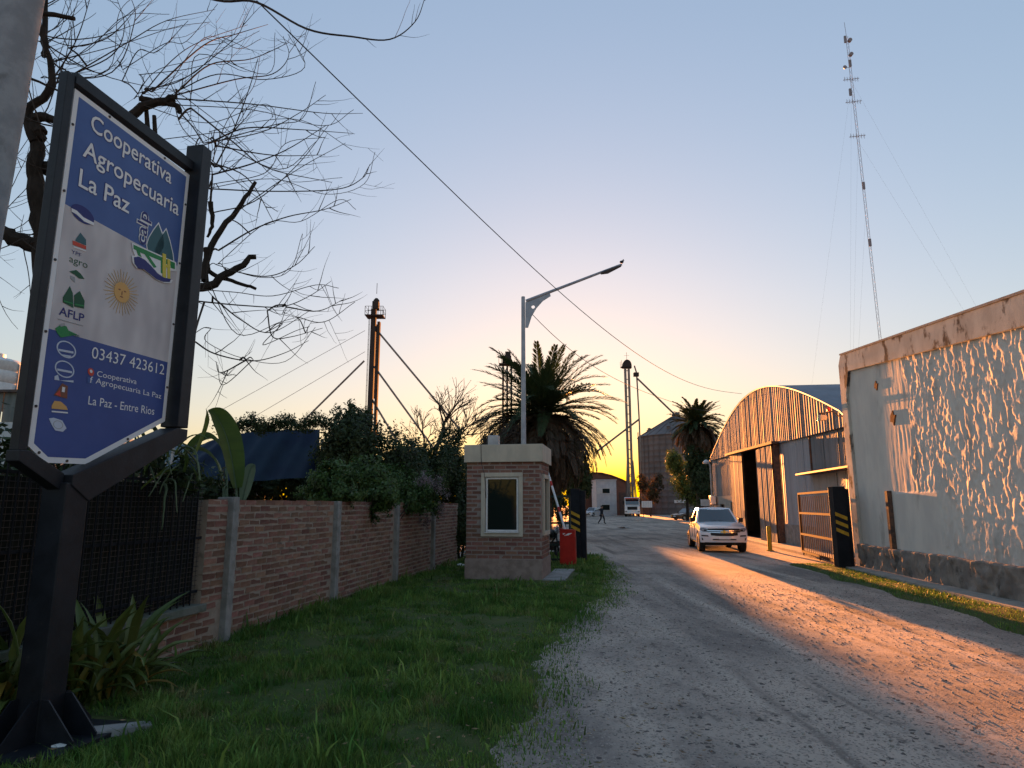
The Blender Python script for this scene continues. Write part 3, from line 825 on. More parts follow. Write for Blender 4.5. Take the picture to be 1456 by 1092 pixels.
def both(body, p0, p1, cap, layer=2, out=.035, front=None, back=None, fb=.010):
    lettering(body, p0, p1, cap, back or M['p_navy'], layer, bold=out)
    lettering(body, p0, p1, cap, front or M['p_white'], layer + 1, bold=fb)
both('Cooperativa', (126, 184), (241, 262), .150)
both('Agropecuaria', (115, 221), (251.5, 307), .150)
both('La Paz', (109, 264), (181, 304), .155)
both('03437 423612', (127.5, 509), (231, 533), .098, out=.012, fb=.0)
lettering('Cooperativa', (135.5, 535), (192, 546.5), .048, M['p_white'])
lettering('Agropecuaria La Paz', (133.5, 545), (227, 567), .048, M['p_white'])
lettering('La Paz - Entre Rios', (123, 575), (217, 590), .072, M['p_white'])
both('calp', (205, 350), (209, 304), .13, 3, out=.06, front=M['p_navy'], back=M['p_white'])
def ell(px, py, rx, ry, n=24, a0=0, a1=2 * math.pi, rot=0):
    pts = []
    for k in range(n):
        a = a0 + (a1 - a0) * k / (n if a1 - a0 > 6.2 else n - 1)
        x, y = rx * math.cos(a), ry * math.sin(a)
        # follow the slope of the panel's horizontals on the photo
        pts.append((px + x, py + y + x * SLOPE(py)))
    return pts
def SLOPE(py): return (719 - py) / 800.0
def grow(px, k):
    cx = sum(p[0] for p in px) / len(px); cy = sum(p[1] for p in px) / len(px)
    return [(cx + (p[0] - cx) * k, cy + (p[1] - cy) * k) for p in px]
# cooperative emblem: two silos like leaves over a green shed, yellow hoist, blue wave
s1 = [(223, 319), (216, 328), (210, 338), (207, 348), (208, 356), (213, 362), (222, 367), (231, 350), (230, 338)]
s2 = [(234, 327), (226, 338), (220, 349), (217, 358), (219, 365), (245, 376), (243, 360), (239, 343)]
for s_ in (s1, s2):
    plate('emblem', grow(s_, 1.12), M['p_white'], 2, panel); plate('emblem', s_, M['p_teal'], 3, panel)
gb = [(187, 348), (246, 374), (246, 383), (240, 381), (240, 378), (231, 374), (231, 391), (226, 388), (226, 371), (209, 364), (220, 380), (216, 381), (203, 362), (196, 359), (199, 367), (194, 365), (191, 356), (187, 354)]
plate('emblem', [(185, 345), (248, 373), (249, 386), (240, 385), (238, 398), (226, 394), (214, 385), (190, 365), (186, 356)], M['p_white'], 4, panel)
plate('emblem', gb, M['p_green'], 5, panel)
for q in ([(228, 360), (233, 362), (233, 396), (228, 394)], [(235, 368), (239, 370), (239, 397), (235, 396)], [(233, 376), (235, 377), (235, 381), (233, 380)]): plate('emblem', q, M['p_yellow'], 7, panel)
wave = [(187, 366), (194, 365), (203, 370), (212, 379), (221, 389), (230, 395), (240, 397), (238, 401), (229, 401), (219, 397), (209, 389), (201, 383), (193, 382), (188, 375)]
plate('emblem', grow(wave, 1.1), M['p_white'], 6, panel); plate('emblem', wave, M['p_navy'], 8, panel)
# sun of the flag: disc, face, rays
cu_, cz_ = S(171, 416)
def up(r, a): return (cu_ + r * math.cos(a), cz_ + r * math.sin(a))
rb = MB(); yy = LYR - .0016 * 2
for k in range(32):
    a = 2 * math.pi * k / 32; h_ = .055 if k % 2 else .04
    r1 = .205 if k % 2 else .19
    rb.prism([up(.088, a - h_), up(r1, a - .008), up(r1, a + .012), up(.088, a + h_)], yy - .001, yy, 'y')
rb.build('sun_rays', M['p_gold'], panel)
plate('sun_disc', None, M['p_orange'], 3, panel, [up(.090, 2 * math.pi * k / 28) for k in range(28)])
fb = MB(); yy = LYR - .0016 * 4
for (dx, dz, rx, rz) in ((-.032, .018, .014, .006), (.032, .018, .014, .006), (0, -.007, .005, .02), (0, -.04, .02, .005)):
    fb.prism([(cu_ + dx + rx * math.cos(2 * math.pi * k / 10), cz_ + dz + rz * math.sin(2 * math.pi * k / 10)) for k in range(10)], yy - .001, yy, 'y')
fb.build('sun_face', M['p_brown'], panel)
# column of small company marks at the left
plate('emblem', ell(115, 305, 16.5, 12), M['p_navy'], 2, panel)
plate('emblem', [(99, 296), (107, 300), (116, 309), (131, 317), (131, 321), (117, 315), (106, 305), (99, 301)], M['p_white'], 3, panel)
plate('emblem', [(105, 341), (112, 331), (120, 341), (120, 349), (105, 343)], M['p_teal'], 2, panel)
plate('emblem', [(101, 342), (120, 350), (120, 355), (101, 348)], M['p_red'], 2, panel)
plate('emblem', [(102, 350), (120, 356), (120, 358), (102, 352)], M['p_white'], 2, panel)
lettering('YPF', (99, 360), (113, 366), .032, M['p_navy'])
lettering('agro', (96, 372), (122, 382), .058, M['p_darkgreen'])
plate('emblem', [(96, 386), (106, 384), (112, 389), (118, 397), (110, 396), (104, 391)], M['p_darkgreen'], 2, panel)
plate('emblem', [(98, 392), (104, 394), (104, 402), (98, 396)], M['p_grey'], 2, panel)
for q in ([(87, 423), (97, 407), (101, 417), (102, 438), (87, 430)], [(103, 420), (111, 414), (118, 428), (117, 439), (103, 436)]): plate('emblem', q, M['p_darkgreen'], 2, panel)
for q in ([(88, 427), (101, 431), (101, 433), (88, 429)], [(104, 432), (117, 434), (117, 436), (104, 434)]): plate('emblem', q, M['p_green'], 3, panel)
lettering('AFLP', (81, 447), (117, 458), .065, M['p_navy'], bold=.015)
plate('emblem', [(80, 453), (116, 463), (116, 464), (80, 454)], M['p_grey'], 2, panel)
plate('emblem', [(76, 467), (84, 462), (92, 464), (95, 470), (108, 476), (84, 480), (79, 474)], M['p_green'], 2, panel)
plate('emblem', [(82, 462), (89, 459), (90, 463), (84, 465)], M['p_grey'], 3, panel)
lettering('campo', (96, 476), (110, 480), .03, M['p_darkgreen'], 3)
def oring(px, py, rx, ry, m, layer=2):
    b = MB(); o_ = [S(*p) for p in ell(px, py, rx, ry)]; i_ = [S(*p) for p in ell(px, py, rx * .86, ry * .86)]
    n = len(o_); y = LYR - .0016 * layer
    b.add([(p[0], y, p[1]) for p in o_] + [(p[0], y, p[1]) for p in i_], [(k, (k + 1) % n, n + (k + 1) % n, n + k) for k in range(n)])
    b.build('emblem', m, panel)
oring(92, 497, 14, 12, M['p_pale']); oring(89.5, 525, 14, 12, M['p_pale'])
for q in ([(81, 496), (102, 500), (102, 503), (81, 499)], [(86, 504), (99, 506), (97, 508), (87, 506)], [(79, 524), (100, 528), (100, 531), (79, 527)], [(75, 535), (80, 533), (82, 541), (102, 541), (102, 544), (75, 540)]): plate('emblem', q, M['p_pale'], 2, panel)
plate('emblem', [(74, 562), (86, 545), (94, 549), (93, 567)], M['p_brown'], 2, panel); plate('emblem', [(76, 561), (82, 555), (84, 564)], M['p_red'], 3, panel)
plate('emblem', [(86, 550), (90, 551), (89, 558), (85, 557)], M['p_white'], 3, panel)
plate('emblem', [(71, 577), (75, 570), (84, 571), (92, 578), (94, 583), (71, 581)], M['p_orange'], 2, panel)
plate('emblem', [(71, 584), (94, 586), (94, 588), (71, 586)], M['p_white'], 2, panel)
plate('emblem', [(67, 595), (74, 594), (86, 598), (92, 609), (87, 614), (76, 612), (71, 604)], M['p_pale'], 2, panel)
oring(80, 604, 7, 6, M['p_grey'], 3)
plate('emblem', ell(127, 529, 4.5, 5.5, 14), M['p_red'], 2, panel); plate('emblem', ell(127, 528, 2, 2.4, 10), M['p_white'], 3, panel)
plate('emblem', [(122, 536), (130, 537.5), (130, 546), (122, 544.5)], M['p_blue'], 2, panel)
lettering('f', (125, 544), (128.5, 545), .055, M['p_white'], 3)
# screws along the rim
rim = inset(outline, .02); sc_ = MB()
for i in range(6):
    p, q = Vector(rim[i]), Vector(rim[(i + 1) % 6]); n = max(1, int((q - p).length / .52))
    for k in range(n):
        c_ = p + (q - p) * ((k + .5) / n)
        sc_.prism([(c_.x + .011 * math.cos(a), c_.y + .011 * math.sin(a)) for a in [2 * math.pi * j / 8 for j in range(8)]], -.019, -.012, 'y')
sc_.build('screws', M['dark_metal'], panel)
# steel frame
L0 = S(30, 634); lu0 = SF.u(82, 212) + .0; lu1 = outline[0][0] - .025
ltz = S(92, 100)[1]; lbz = S(24, 640)[1]
b = MB(); b.box(lu1 - .075, lu1, -.03, .05, lbz, ltz); b.build('frame_post', M['sign_steel'], sign, bevel=.006)
ru0, ru1 = SFo.u(286, 212), SFo.u(299, 212)
rtz = SFo.z(290, 209); rbz = SFo.z(250, 640)
ru0 = max(ru0, outline[1][0] + .01)
ru1 = ru0 + .15
b = MB(); b.box(ru0, ru1, -.13, .06, S(235, 604)[1] - .02, rtz); b.build('frame_post', M['sign_steel'], sign, bevel=.008)
btz = outline[0][1]
b = MB(); b.box(lu1 + .001, ru0 - .001, -.04, .05, btz + .03, btz + .13); b.build('top_beam', M['sign_steel'], sign, bevel=.006)
pu0_, pu1_ = SFo.u(91, 700), SFo.u(128, 700)
PW = .22; pc = (pu0_ + pu1_) / 2; pu0_, pu1_ = pc - PW / 2, pc + PW / 2
vz = SFo.z(100, 690)
b = MB(); b.prism([(ru0, S(233, 604)[1] - .03), (ru1, S(233, 604)[1] - .03), (ru1, S(233, 604)[1] - .13), (pu1_, vz - .12), (pu0_ + .04, vz), (pu0_ + .04, vz + .08)], -.13, .06, 'y'); b.build('lower_beam', M['sign_steel'], sign, bevel=.006)
b = MB(); b.prism([(lu1 - .085, lbz), (lu1, lbz), (pu0_ + .03, vz + .09), (pu0_ + .03, vz - .05), (lu1 - .085, lbz - .08)], -.06, .06, 'y'); b.build('lower_beam', M['sign_steel'], sign, bevel=.006)
b = MB(); b.box(pu0_, pu1_, -.12, .10, .05, vz + .02); post = b.build('main_post', M['sign_steel'], sign, bevel=.01)
b = MB(); b.box(pc - .46, pc + .46, -.47, .45, -.02, .07); b.build('base_plate', M['sign_steel'], sign, bevel=.006)
def gus(axis_):
    g = MB()
    if axis_ == 'near':
        for y in (-.10, .07): g.prism([(pu0_ - .002, .05), (pu0_ - .30, .05), (pu0_ - .30, .10), (pu0_ - .06, .36), (pu0_ - .002, .36)], y, y + .012, 'y')
    elif axis_ == 'far':
        for y in (-.10, .07): g.prism([(pu1_ + .002, .05), (pu1_ + .30, .05), (pu1_ + .30, .10), (pu1_ + .06, .36), (pu1_ + .002, .36)], y, y + .012, 'y')
    else:
        for u in (pu0_ + .0, pu1_ - .012): g.prism([(-.122, .05), (-.42, .05), (-.42, .10), (-.18, .36), (-.122, .36)], u, u + .012, 'x')
    return g.build('gusset', M['sign_steel'], sign)
for a in ('near', 'far', 'road'): gus(a)
# loose bits near the foot of the sign
def world_of(frame, u, y, z):
    c, s = math.cos(frame.rz), math.sin(frame.rz); return Vector((frame.o.x + u * c - y * s, frame.o.y + u * s + y * c, z))
M['litter'] = mat('litter', (.62, .64, .62), (.5, .52, .5), 8, .7)
def crumple(name, label, cat, loc, s):
    bm = bmesh.new(); bmesh.ops.create_icosphere(bm, subdivisions=2, radius=1)
    for v in bm.verts: v.co *= random.uniform(.7, 1.15); v.co.z *= .35
    me = D.meshes.new(name); bm.to_mesh(me); bm.free()
    return tag(link(name, me, M['litter'], None, loc, (0, 0, .4), (s, s * .7, s)), label, cat)
crumple('crumpled_cup', 'crumpled pale cup lying on the steel base plate of the sign', 'litter', world_of(SF, pc - .12, -.33, .068), .055)
p = ground(655, 808); crumple('paper_scrap', 'scrap of white paper on the grass left of the booth', 'litter', (p.x, p.y, .08), .16)
p = ground(207, 1068); b = MB(); b.box(-.22, .22, -.10, .10, -.03, .05, jit=.02)
tag(b.build('flat_stone', M['concrete'], None, bevel=.01, loc=(ground(170, 1048).x, ground(170, 1048).y, .03), rot=(0, 0, .5)), 'flat grey concrete scrap in the grass beside the sign base', 'stone')

# ================================================================== utility pole at the left edge
A, B = at(62, 0, 6.4), at(0, 320, 6.4)
dxz = (A.x - B.x) / (A.z - B.z)
M['pole'] = mat('pole_concrete', (.30, .31, .33), (.23, .24, .26), 5, .8, .3, 50, c3=(.14, .14, .14), s3=3, k3=(.6, .75))
up_ = thing('utility_pole', 'thick grey round utility pole at the left edge behind the sign', 'utility pole', (B.x - .23 - dxz * B.z, 6.4, 0))
r0, r1 = .25, .17
b = MB(); b.tube([(dxz * z * 1.0 + (.25 - (r0 + (r1 - r0) * z / 9)) * 0, 0, z) for z in (-.2, 2, 4, 6, 8, 9.5)], [r0, .24, .225, .205, .185, .17], 24); b.build('shaft', M['pole'], up_, smooth=True)
b = MB(); b.tube([(dxz * 8.9 - .7, .25, 8.9), (dxz * 8.9 + .7, .25, 8.9)], .05, 8); b.build('crossarm', M['rust_metal'], up_)

# ================================================================== overhead cables
def cable(name, label, pts, r, cat='cable'):
    b = MB(); b.tube(pts, r, 5); return tag(b.build(name, M['cable'], None, smooth=True), label, cat)
def chain(px, Y0, Y1, n=40):
    """smooth cable through photo points, running straight in plan from depth Y0 to Y1"""
    a, z = at(*px[0], Y0), at(*px[-1], Y1); m = (z.x - a.x) / (z.y - a.y)
    P_ = [on(q[0], q[1], a.x, a.y, m) for q in px]
    yy = np.array([p.y for p in P_]); zz = np.array([p.z for p in P_])
    cz = np.polyfit(yy, zz, min(4, len(px) - 1))
    return [(a.x + m * (y - a.y), y, float(np.polyval(cz, y))) for y in np.linspace(yy[0], yy[-1], n)]
cable('overhead_cable', 'thick dark overhead cable sagging from the top left to the arched shed', [(q[0], q[1], q[2]) for q in chain([(365, 0), (455, 90), (560, 190), (700, 330), (800, 415), (885, 490), (960, 535), (1010, 553), (1055, 560)], 9, 40)], .011)
cable('thin_cable', 'thin faint cable running from the lamp post to the shed', chain([(755, 445), (835, 515), (890, 546), (960, 573), (1025, 579)], 19.2, 44), .010)
# ================================================================== bare tree behind the sign
def smooth_px(px, Y0, Y1, n=None):
    """Catmull-Rom through photo points with depth going from Y0 to Y1 -> world points"""
    P_ = [at(p[0], p[1], Y0 + (Y1 - Y0) * i / (len(px) - 1)) for i, p in enumerate(px)]
    return catmull(P_, n or 5)
def catmull(P_, k):
    if len(P_) < 3: return P_
    out = []
    Q = [P_[0] * 2 - P_[1]] + list(P_) + [P_[-1] * 2 - P_[-2]]
    for i in range(1, len(Q) - 2):
        for j in range(k):
            t = j / k; a, b_, c, d = Q[i - 1], Q[i], Q[i + 1], Q[i + 2]
            out.append(.5 * ((2 * b_) + (c - a) * t + (2 * a - 5 * b_ + 4 * c - d) * t * t + (3 * b_ - a - 3 * c + d) * t ** 3))
    out.append(P_[-1]); return out
rt = random.Random(5)
tree = thing('bare_tree', 'leafless pollarded tree with long curved whips behind the blue sign', 'tree', (at(55, 300, 9).x, 9, 0))
tb = tree.location
def rel(pts): return [Vector(p) - tb for p in pts]
trunk = MB(); limb = MB(); whip = MB(); twig = MB()
trunk.tube(rel(catmull([Vector((tb.x + .1, 9, -.2)), Vector((tb.x + .12, 9, 1.5)), at(70, 520, 9), at(62, 345, 9)], 5)), [.26, .24, .235, .23, .225, .22, .215, .21, .205, .2, .195, .19, .18, .17, .165, .16], 10)
LP = []
def thick(px, Y0, Y1, r0, r1):
    pts = rel(smooth_px(px, Y0, Y1)); pts = [p + Vector((rt.uniform(-1, 1), rt.uniform(-1, 1), rt.uniform(-1, 1))) * r0 * .18 for p in pts]
    LP.extend(pts)
    limb.tube(pts, r0 * .82, 8, r1 * .75)
thick([(60, 350), (52, 270), (50, 215), (56, 180)], 9, 8.8, .15, .11)
thick([(75, 350), (30, 342), (-15, 322), (-60, 300)], 9, 8.6, .14, .12)
thick([(56, 240), (85, 237), (125, 235), (160, 205)], 9, 9, .12, .09)
thick([(56, 190), (44, 172), (62, 168), (90, 175)], 8.8, 8.8, .13, .06)
thick([(48, 200), (40, 160), (75, 120), (62, 60)], 8.8, 8.7, .09, .05)
thick([(160, 205), (185, 165), (215, 148), (250, 140)], 9, 9.2, .09, .075)
thick([(200, 140), (225, 145), (250, 150), (256, 160)], 9.2, 9.2, .06, .05)
thick([(75, 350), (130, 380), (220, 395), (285, 409), (330, 385), (364, 364)], 9, 9.6, .14, .05)
thick([(290, 400), (300, 350), (338, 297), (364, 259)], 9.4, 9.6, .07, .035)
thick([(292, 352), (298, 385), (330, 400), (364, 410)], 9.4, 9.6, .05, .03)
thick([(300, 287), (302, 318), (295, 338)], 9.4, 9.5, .05, .025)
thick([(212, 200), (208, 150)], 9.2, 9.2, .05, .04); thick([(222, 205), (220, 165)], 9.2, 9.2, .045, .04)
thick([(60, 40), (64, 62), (63, 80)], 8.5, 8.5, .06, .045); thick([(-20, 8), (40, 16), (105, 26)], 8.4, 8.5, .06, .04); thick([(-20, 48), (20, 48), (52, 54)], 8.4, 8.5, .035, .03)
thick([(-20, 88), (35, 108), (85, 130)], 8.4, 8.6, .03, .02)
def grow_twigs(pts, r, depth=0):
    n = len(pts)
    if n < 4: return
    for i in range(2, n - 1):
        if rt.random() < (.20 if depth == 0 else .12):
            d = (pts[i] - pts[i - 1]).normalized()
            side = d.cross(Vector((rt.uniform(-.3, .3), -1, rt.uniform(-.3, .3)))).normalized() * rt.choice((-1, 1))
            L_ = rt.uniform(.18, .75) * (1 if depth == 0 else .5)
            v = (d * .8 + side * rt.uniform(.5, 1) + Vector((0, rt.uniform(-.4, .4), 0))).normalized()
            q = [pts[i]]
            m_ = 6
            for k in range(m_):
                v = (v + Vector((rt.uniform(-.12, .12), rt.uniform(-.12, .12), rt.uniform(-.08, .20)))).normalized(); q.append(q[-1] + v * L_ / m_)
            twig.tube(q, max(.0028, r * .5), 4, .0014, cap=False)
            if depth == 0: grow_twigs(q, r * .5, 1)
W = [[(92, 110), (180, 60), (236, 30), (305, 15)], [(203, 131), (246, 87), (287, 62), (354, 33)], [(215, 128), (287, 67), (340, 50), (383, 33)],
     [(251, 136), (333, 110), (390, 105), (413, 77), (405, 51)], [(254, 138), (359, 149), (462, 162), (513, 162)], [(287, 205), (369, 190), (426, 159), (464, 138)],
     [(300, 246), (359, 233), (410, 210), (464, 177)], [(308, 205), (390, 220), (462, 223)], [(297, 269), (385, 269), (477, 269), (513, 251), (526, 236)],
     [(308, 359), (359, 328), (410, 308), (462, 295), (497, 282)], [(282, 431), (349, 433), (405, 436), (441, 421), (472, 397)], [(405, 436), (451, 441), (487, 423)],
     [(277, 485), (308, 503), (359, 515), (405, 505), (436, 482)], [(303, 236), (328, 190), (354, 128), (364, 82)], [(379, 441), (390, 477), (410, 482), (456, 467)],
     [(206, 125), (260, 110), (330, 55), (350, 30)], [(290, 230), (350, 250), (392, 320)], [(250, 145), (262, 180), (300, 220)], [(100, 70), (150, 52), (200, 8)], [(62, 130), (110, 60), (130, -10)],
     [(70, 110), (160, 100), (190, 30), (185, -10)], [(95, 105), (160, 80), (175, 40), (160, -10)], [(350, 515), (315, 530), (306, 512)], [(270, 152), (330, 200), (380, 240), (470, 260)], [(300, 300), (360, 285), (420, 235), (470, 180)],
     [(320, 380), (380, 395), (420, 380), (445, 350)], [(300, 420), (345, 455), (385, 470), (440, 440)], [(250, 130), (300, 90), (360, 85), (412, 60)], [(300, 200), (350, 180), (420, 185), (500, 190)]]
W2 = W + [[(a + rt.uniform(-22, 22), c + rt.uniform(-22, 22)) for a, c in w_] for w_ in W] + [[(a * .8 + rt.uniform(-20, 10), c + rt.uniform(-30, 30)) for a, c in w_] for w_ in W[:8]]
WP = []
for wi, w_ in enumerate(W2):
    w2 = [(a + rt.uniform(-3, 3), c + rt.uniform(-3, 3)) for a, c in w_]
    y0 = 9.2 + rt.uniform(-.2, .3); y1 = y0 + rt.uniform(-1.3, 1.3)
    pts = rel(smooth_px(w2, y0, y1, 6)); near = min(LP, key=lambda q: (q - pts[0]).length); near2 = min(LP + [p_ for p_ in WP], key=lambda q: (q - pts[0]).length)
    if (near2 - pts[0]).length < 2.2: pts = catmull([near2, near2.lerp(pts[0], .55) + Vector((0, 0, .04)), pts[0]], 3)[:-1] + pts
    WP.extend(pts[4:]); r = rt.uniform(.010, .018) if wi < len(W) else rt.uniform(.006, .011)
    whip.tube(pts, r, 5, .004, cap=False); grow_twigs(pts, r)
for k in range(56):                       # hanging and rising whips on the near side of the crown
    kn = rt.choice([(56, 175), (60, 50), (90, 180), (-40, 310), (-60, 300), (62, 60), (30, 340), (120, 236), (-15, 322), (30, 20)])
    p = at(kn[0], kn[1], rt.uniform(8.3, 9.4)) - tb
    v = Vector((rt.uniform(-.7, 1), rt.uniform(-.8, .8), rt.uniform(-.9, .7))).normalized()
    q = [p]; L_ = rt.uniform(.8, 2.1); n = 12; curl = rt.uniform(.06, .2)
    for i in range(n):
        v = (v + Vector((rt.uniform(-.1, .1), rt.uniform(-.1, .1), curl))).normalized(); q.append(q[-1] + v * L_ / n)
    whip.tube(q, rt.uniform(.007, .013), 4, .003, cap=False); grow_twigs(q, .01)
big = [(120, -90), (220, -30), (308, 0), (364, 3), (436, 41), (500, 52), (554, 56), (590, 31), (605, -5)]
pts = rel(smooth_px(big, 8.8, 7.6, 6)); whip.tube(pts, .024, 6, .004, cap=False); grow_twigs(pts[20:], .008)
thick([(62, 60), (70, -20), (120, -90)], 8.7, 8.8, .05, .03)
M['twig'] = mat('twig_bark', (.035, .028, .024), (.06, .048, .04), 20, .9)
trunk.build('trunk', M['bark'], tree, smooth=True)
limb.build('limbs', M['bark'], tree, smooth=True)
whip.build('whips', M['twig'], tree, smooth=True)
tag(twig.build('twigs', M['twig'], tree), kind='stuff')
# ================================================================== foliage helpers
def leaf_mat(name, c1, c2, isl=.35, trans=.3):
    return mat(name, c1, c2, 1.1, .55, isl=isl, trans=trans, spec=.35)
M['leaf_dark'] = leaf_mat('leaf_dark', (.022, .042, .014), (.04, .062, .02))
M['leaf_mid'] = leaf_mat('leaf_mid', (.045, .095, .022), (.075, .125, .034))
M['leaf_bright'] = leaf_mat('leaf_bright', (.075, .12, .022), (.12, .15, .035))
M['leaf_rust'] = leaf_mat('leaf_rust', (.075, .045, .02), (.05, .045, .018))
M['flower'] = leaf_mat('pale_flowers', (.22, .17, .18), (.30, .25, .25))
M['frond'] = leaf_mat('palm_frond', (.030, .055, .020), (.045, .07, .026), .2, .25)
M['dead_frond'] = leaf_mat('dead_palm_frond', (.085, .055, .03), (.06, .045, .028), .25, .2)
M['palm_trunk'] = mat('palm_trunk', (.09, .065, .045), (.05, .04, .03), 8, .95, .9, 20)
def leaf_verts(P, size, outward=None, aspect=.45, flat=.4):
    n = len(P)
    a = rng.normal(size=(n, 3))
    if outward is not None: a = a * flat + outward * .8
    nrm = a / (np.linalg.norm(a, axis=1, keepdims=True) + 1e-9)
    t = rng.normal(size=(n, 3)); t[:, 2] -= .4
    t = t - nrm * (t * nrm).sum(1, keepdims=True); t /= (np.linalg.norm(t, axis=1, keepdims=True) + 1e-9)
    s = np.cross(nrm, t)
    L_ = size * rng.uniform(.6, 1.3, (n, 1)); W_ = L_ * aspect
    V = np.stack([P - t * L_ * .5, P + s * W_ * .5 - nrm * L_ * .08, P + t * L_ * .5, P - s * W_ * .5 - nrm * L_ * .08], 1)
    return V.reshape(-1, 3)
def cloud_points(blobs, n, clumps=26, spread=.22, shell=.35):
    """points gathered in clumps through the outer volume of ellipsoids; returns points and outward directions"""
    vol = np.array([b[1][0] * b[1][1] * b[1][2] for b in blobs]) ** (2 / 3); vol = vol / vol.sum()
    P, O = [], []
    for (c, r), f in zip(blobs, vol):
        c = np.array(c); r = np.array(r); m = max(60, int(n * f))
        k = max(6, int(clumps * f * len(blobs)))
        d = rng.normal(size=(k, 3)); d /= np.linalg.norm(d, axis=1, keepdims=True)
        rad = rng.uniform(shell, 1.0, (k, 1)) ** .6 * rng.uniform(.85, 1.12, (k, 1))
        cc = d * rad
        wts = rng.uniform(.3, 1.5, k); wts /= wts.sum()
        idx = rng.choice(k, m, p=wts)
        off = rng.normal(size=(m, 3)); off /= np.linalg.norm(off, axis=1, keepdims=True); off *= spread * rng.uniform(.1, 1.25, (m, 1))
        q = cc[idx] + off
        P.append(c + q * r); o = off * .7 + cc[idx] * .5; O.append(o / (np.linalg.norm(o, axis=1, keepdims=True) + 1e-9))
    return np.concatenate(P), np.concatenate(O)
def foliage(name, blobs, n, size, m, parent=None, clumps=26, spread=.27, shell=.15, aspect=.5, zmin=None):
    P_, O = cloud_points(blobs, n, clumps, spread, shell)
    if zmin is not None: k = P_[:, 2] > zmin; P_, O = P_[k], O[k]
    V = leaf_verts(P_, size, O, aspect)
    F = np.arange(len(P_) * 4).reshape(-1, 4)
    return link(name, np_mesh(name, V, F), m, parent)
def shrub(name, label, blobs, n, size, m, cat='shrub', group=None, clumps=30, extra=None, stem=True, **kw):
    """blobs in world coordinates"""
    c = np.mean([b[0] for b in blobs], 0); base = Vector((float(c[0]), float(c[1]), 0))
    t = thing(name, label, cat, base, 0, group)
    loc = [((b[0][0] - base.x, b[0][1] - base.y, b[0][2]), b[1]) for b in blobs]
    foliage('foliage', loc, n, size, m, t, clumps, **kw)
    if stem:
        sm = MB()
        for b_, r in loc:
            for k in range(3):
                a = random.uniform(0, 6.28); s = Vector((random.uniform(-.1, .1), random.uniform(-.1, .1), -.05))
                e = Vector((b_[0] + r[0] * .5 * math.cos(a), b_[1] + r[1] * .5 * math.sin(a), b_[2] + r[2] * .3))
                mid = s.lerp(e, .5) + Vector((random.uniform(-.1, .1), 0, .1))
                sm.tube(catmull([s, mid, e], 4), .035 * min(2.5, max(.5, r[2])), 6, .01, cap=False)
        sm.build('stems', M['bark'], t, smooth=True)
    return t
def blob(px0, px1, py0, py1, Y, ry=None):
    """ellipsoid that covers the given box of the photo at depth Y"""
    c = at((px0 + px1) / 2, (py0 + py1) / 2, Y); rx = abs(px1 - px0) / 2 / FPX * Y; rz = abs(py1 - py0) / 2 / FPX * Y * 1.02
    return ((c.x, c.y, c.z), (rx, ry or rx * .8, rz))

# ================================================================== palms
def frond_mesh(L_, droop, nl, ll, lw, m, seed, ragged=0.0):
    r = np.random.default_rng(seed)
    ns = 14; pts = []; a = 0.0; x = z = 0.0; sway = r.uniform(-.25, .25)
    for i in range(ns + 1):
        t = i / ns; pts.append((x, sway * L_ * .15 * t * t, z)); a = -droop * t ** 1.25
        x += L_ / ns * math.cos(a); z += L_ / ns * math.sin(a)
    pts = np.array(pts)
    mb = MB(); mb.tube([tuple(p) for p in pts], .035 * L_ / 4, 4, .006)
    V, F = [], []
    for i in range(nl):
        t = .10 + .90 * (i + .5) / nl
        if r.uniform() < ragged: continue
        k = t * ns; j = min(ns - 1, int(k)); f_ = k - j
        p = pts[j] * (1 - f_) + pts[j + 1] * f_; T = pts[j + 1] - pts[j]; T = T / np.linalg.norm(T)
        N_ = np.array([-T[2], 0, T[0]])
        for sd in (1, -1):
            l_ = ll * (math.sin(math.pi * (.10 + .86 * t)) ** .55) * r.uniform(.85, 1.1)
            d = np.array([0, sd, 0]) * (.80 - .35 * t) + T * (.55 + .4 * t) + N_ * r.uniform(-.05, .35); d /= np.linalg.norm(d)
            wv = np.cross(d, N_); wv /= np.linalg.norm(wv) + 1e-9
            b_ = len(V); tip = p + d * l_ + np.array([0, 0, -.12 * l_])
            V += [p - T * lw * .5, p + T * lw * .5, p + d * l_ * .55 + wv * lw * .5, tip, p + d * l_ * .55 - wv * lw * .5]
            F += [(b_, b_ + 1, b_ + 2, b_ + 4), (b_ + 4, b_ + 2, b_ + 3)]
    mb.add(V, F)
    me = mb.mesh('frond'); me.materials.append(m); return me
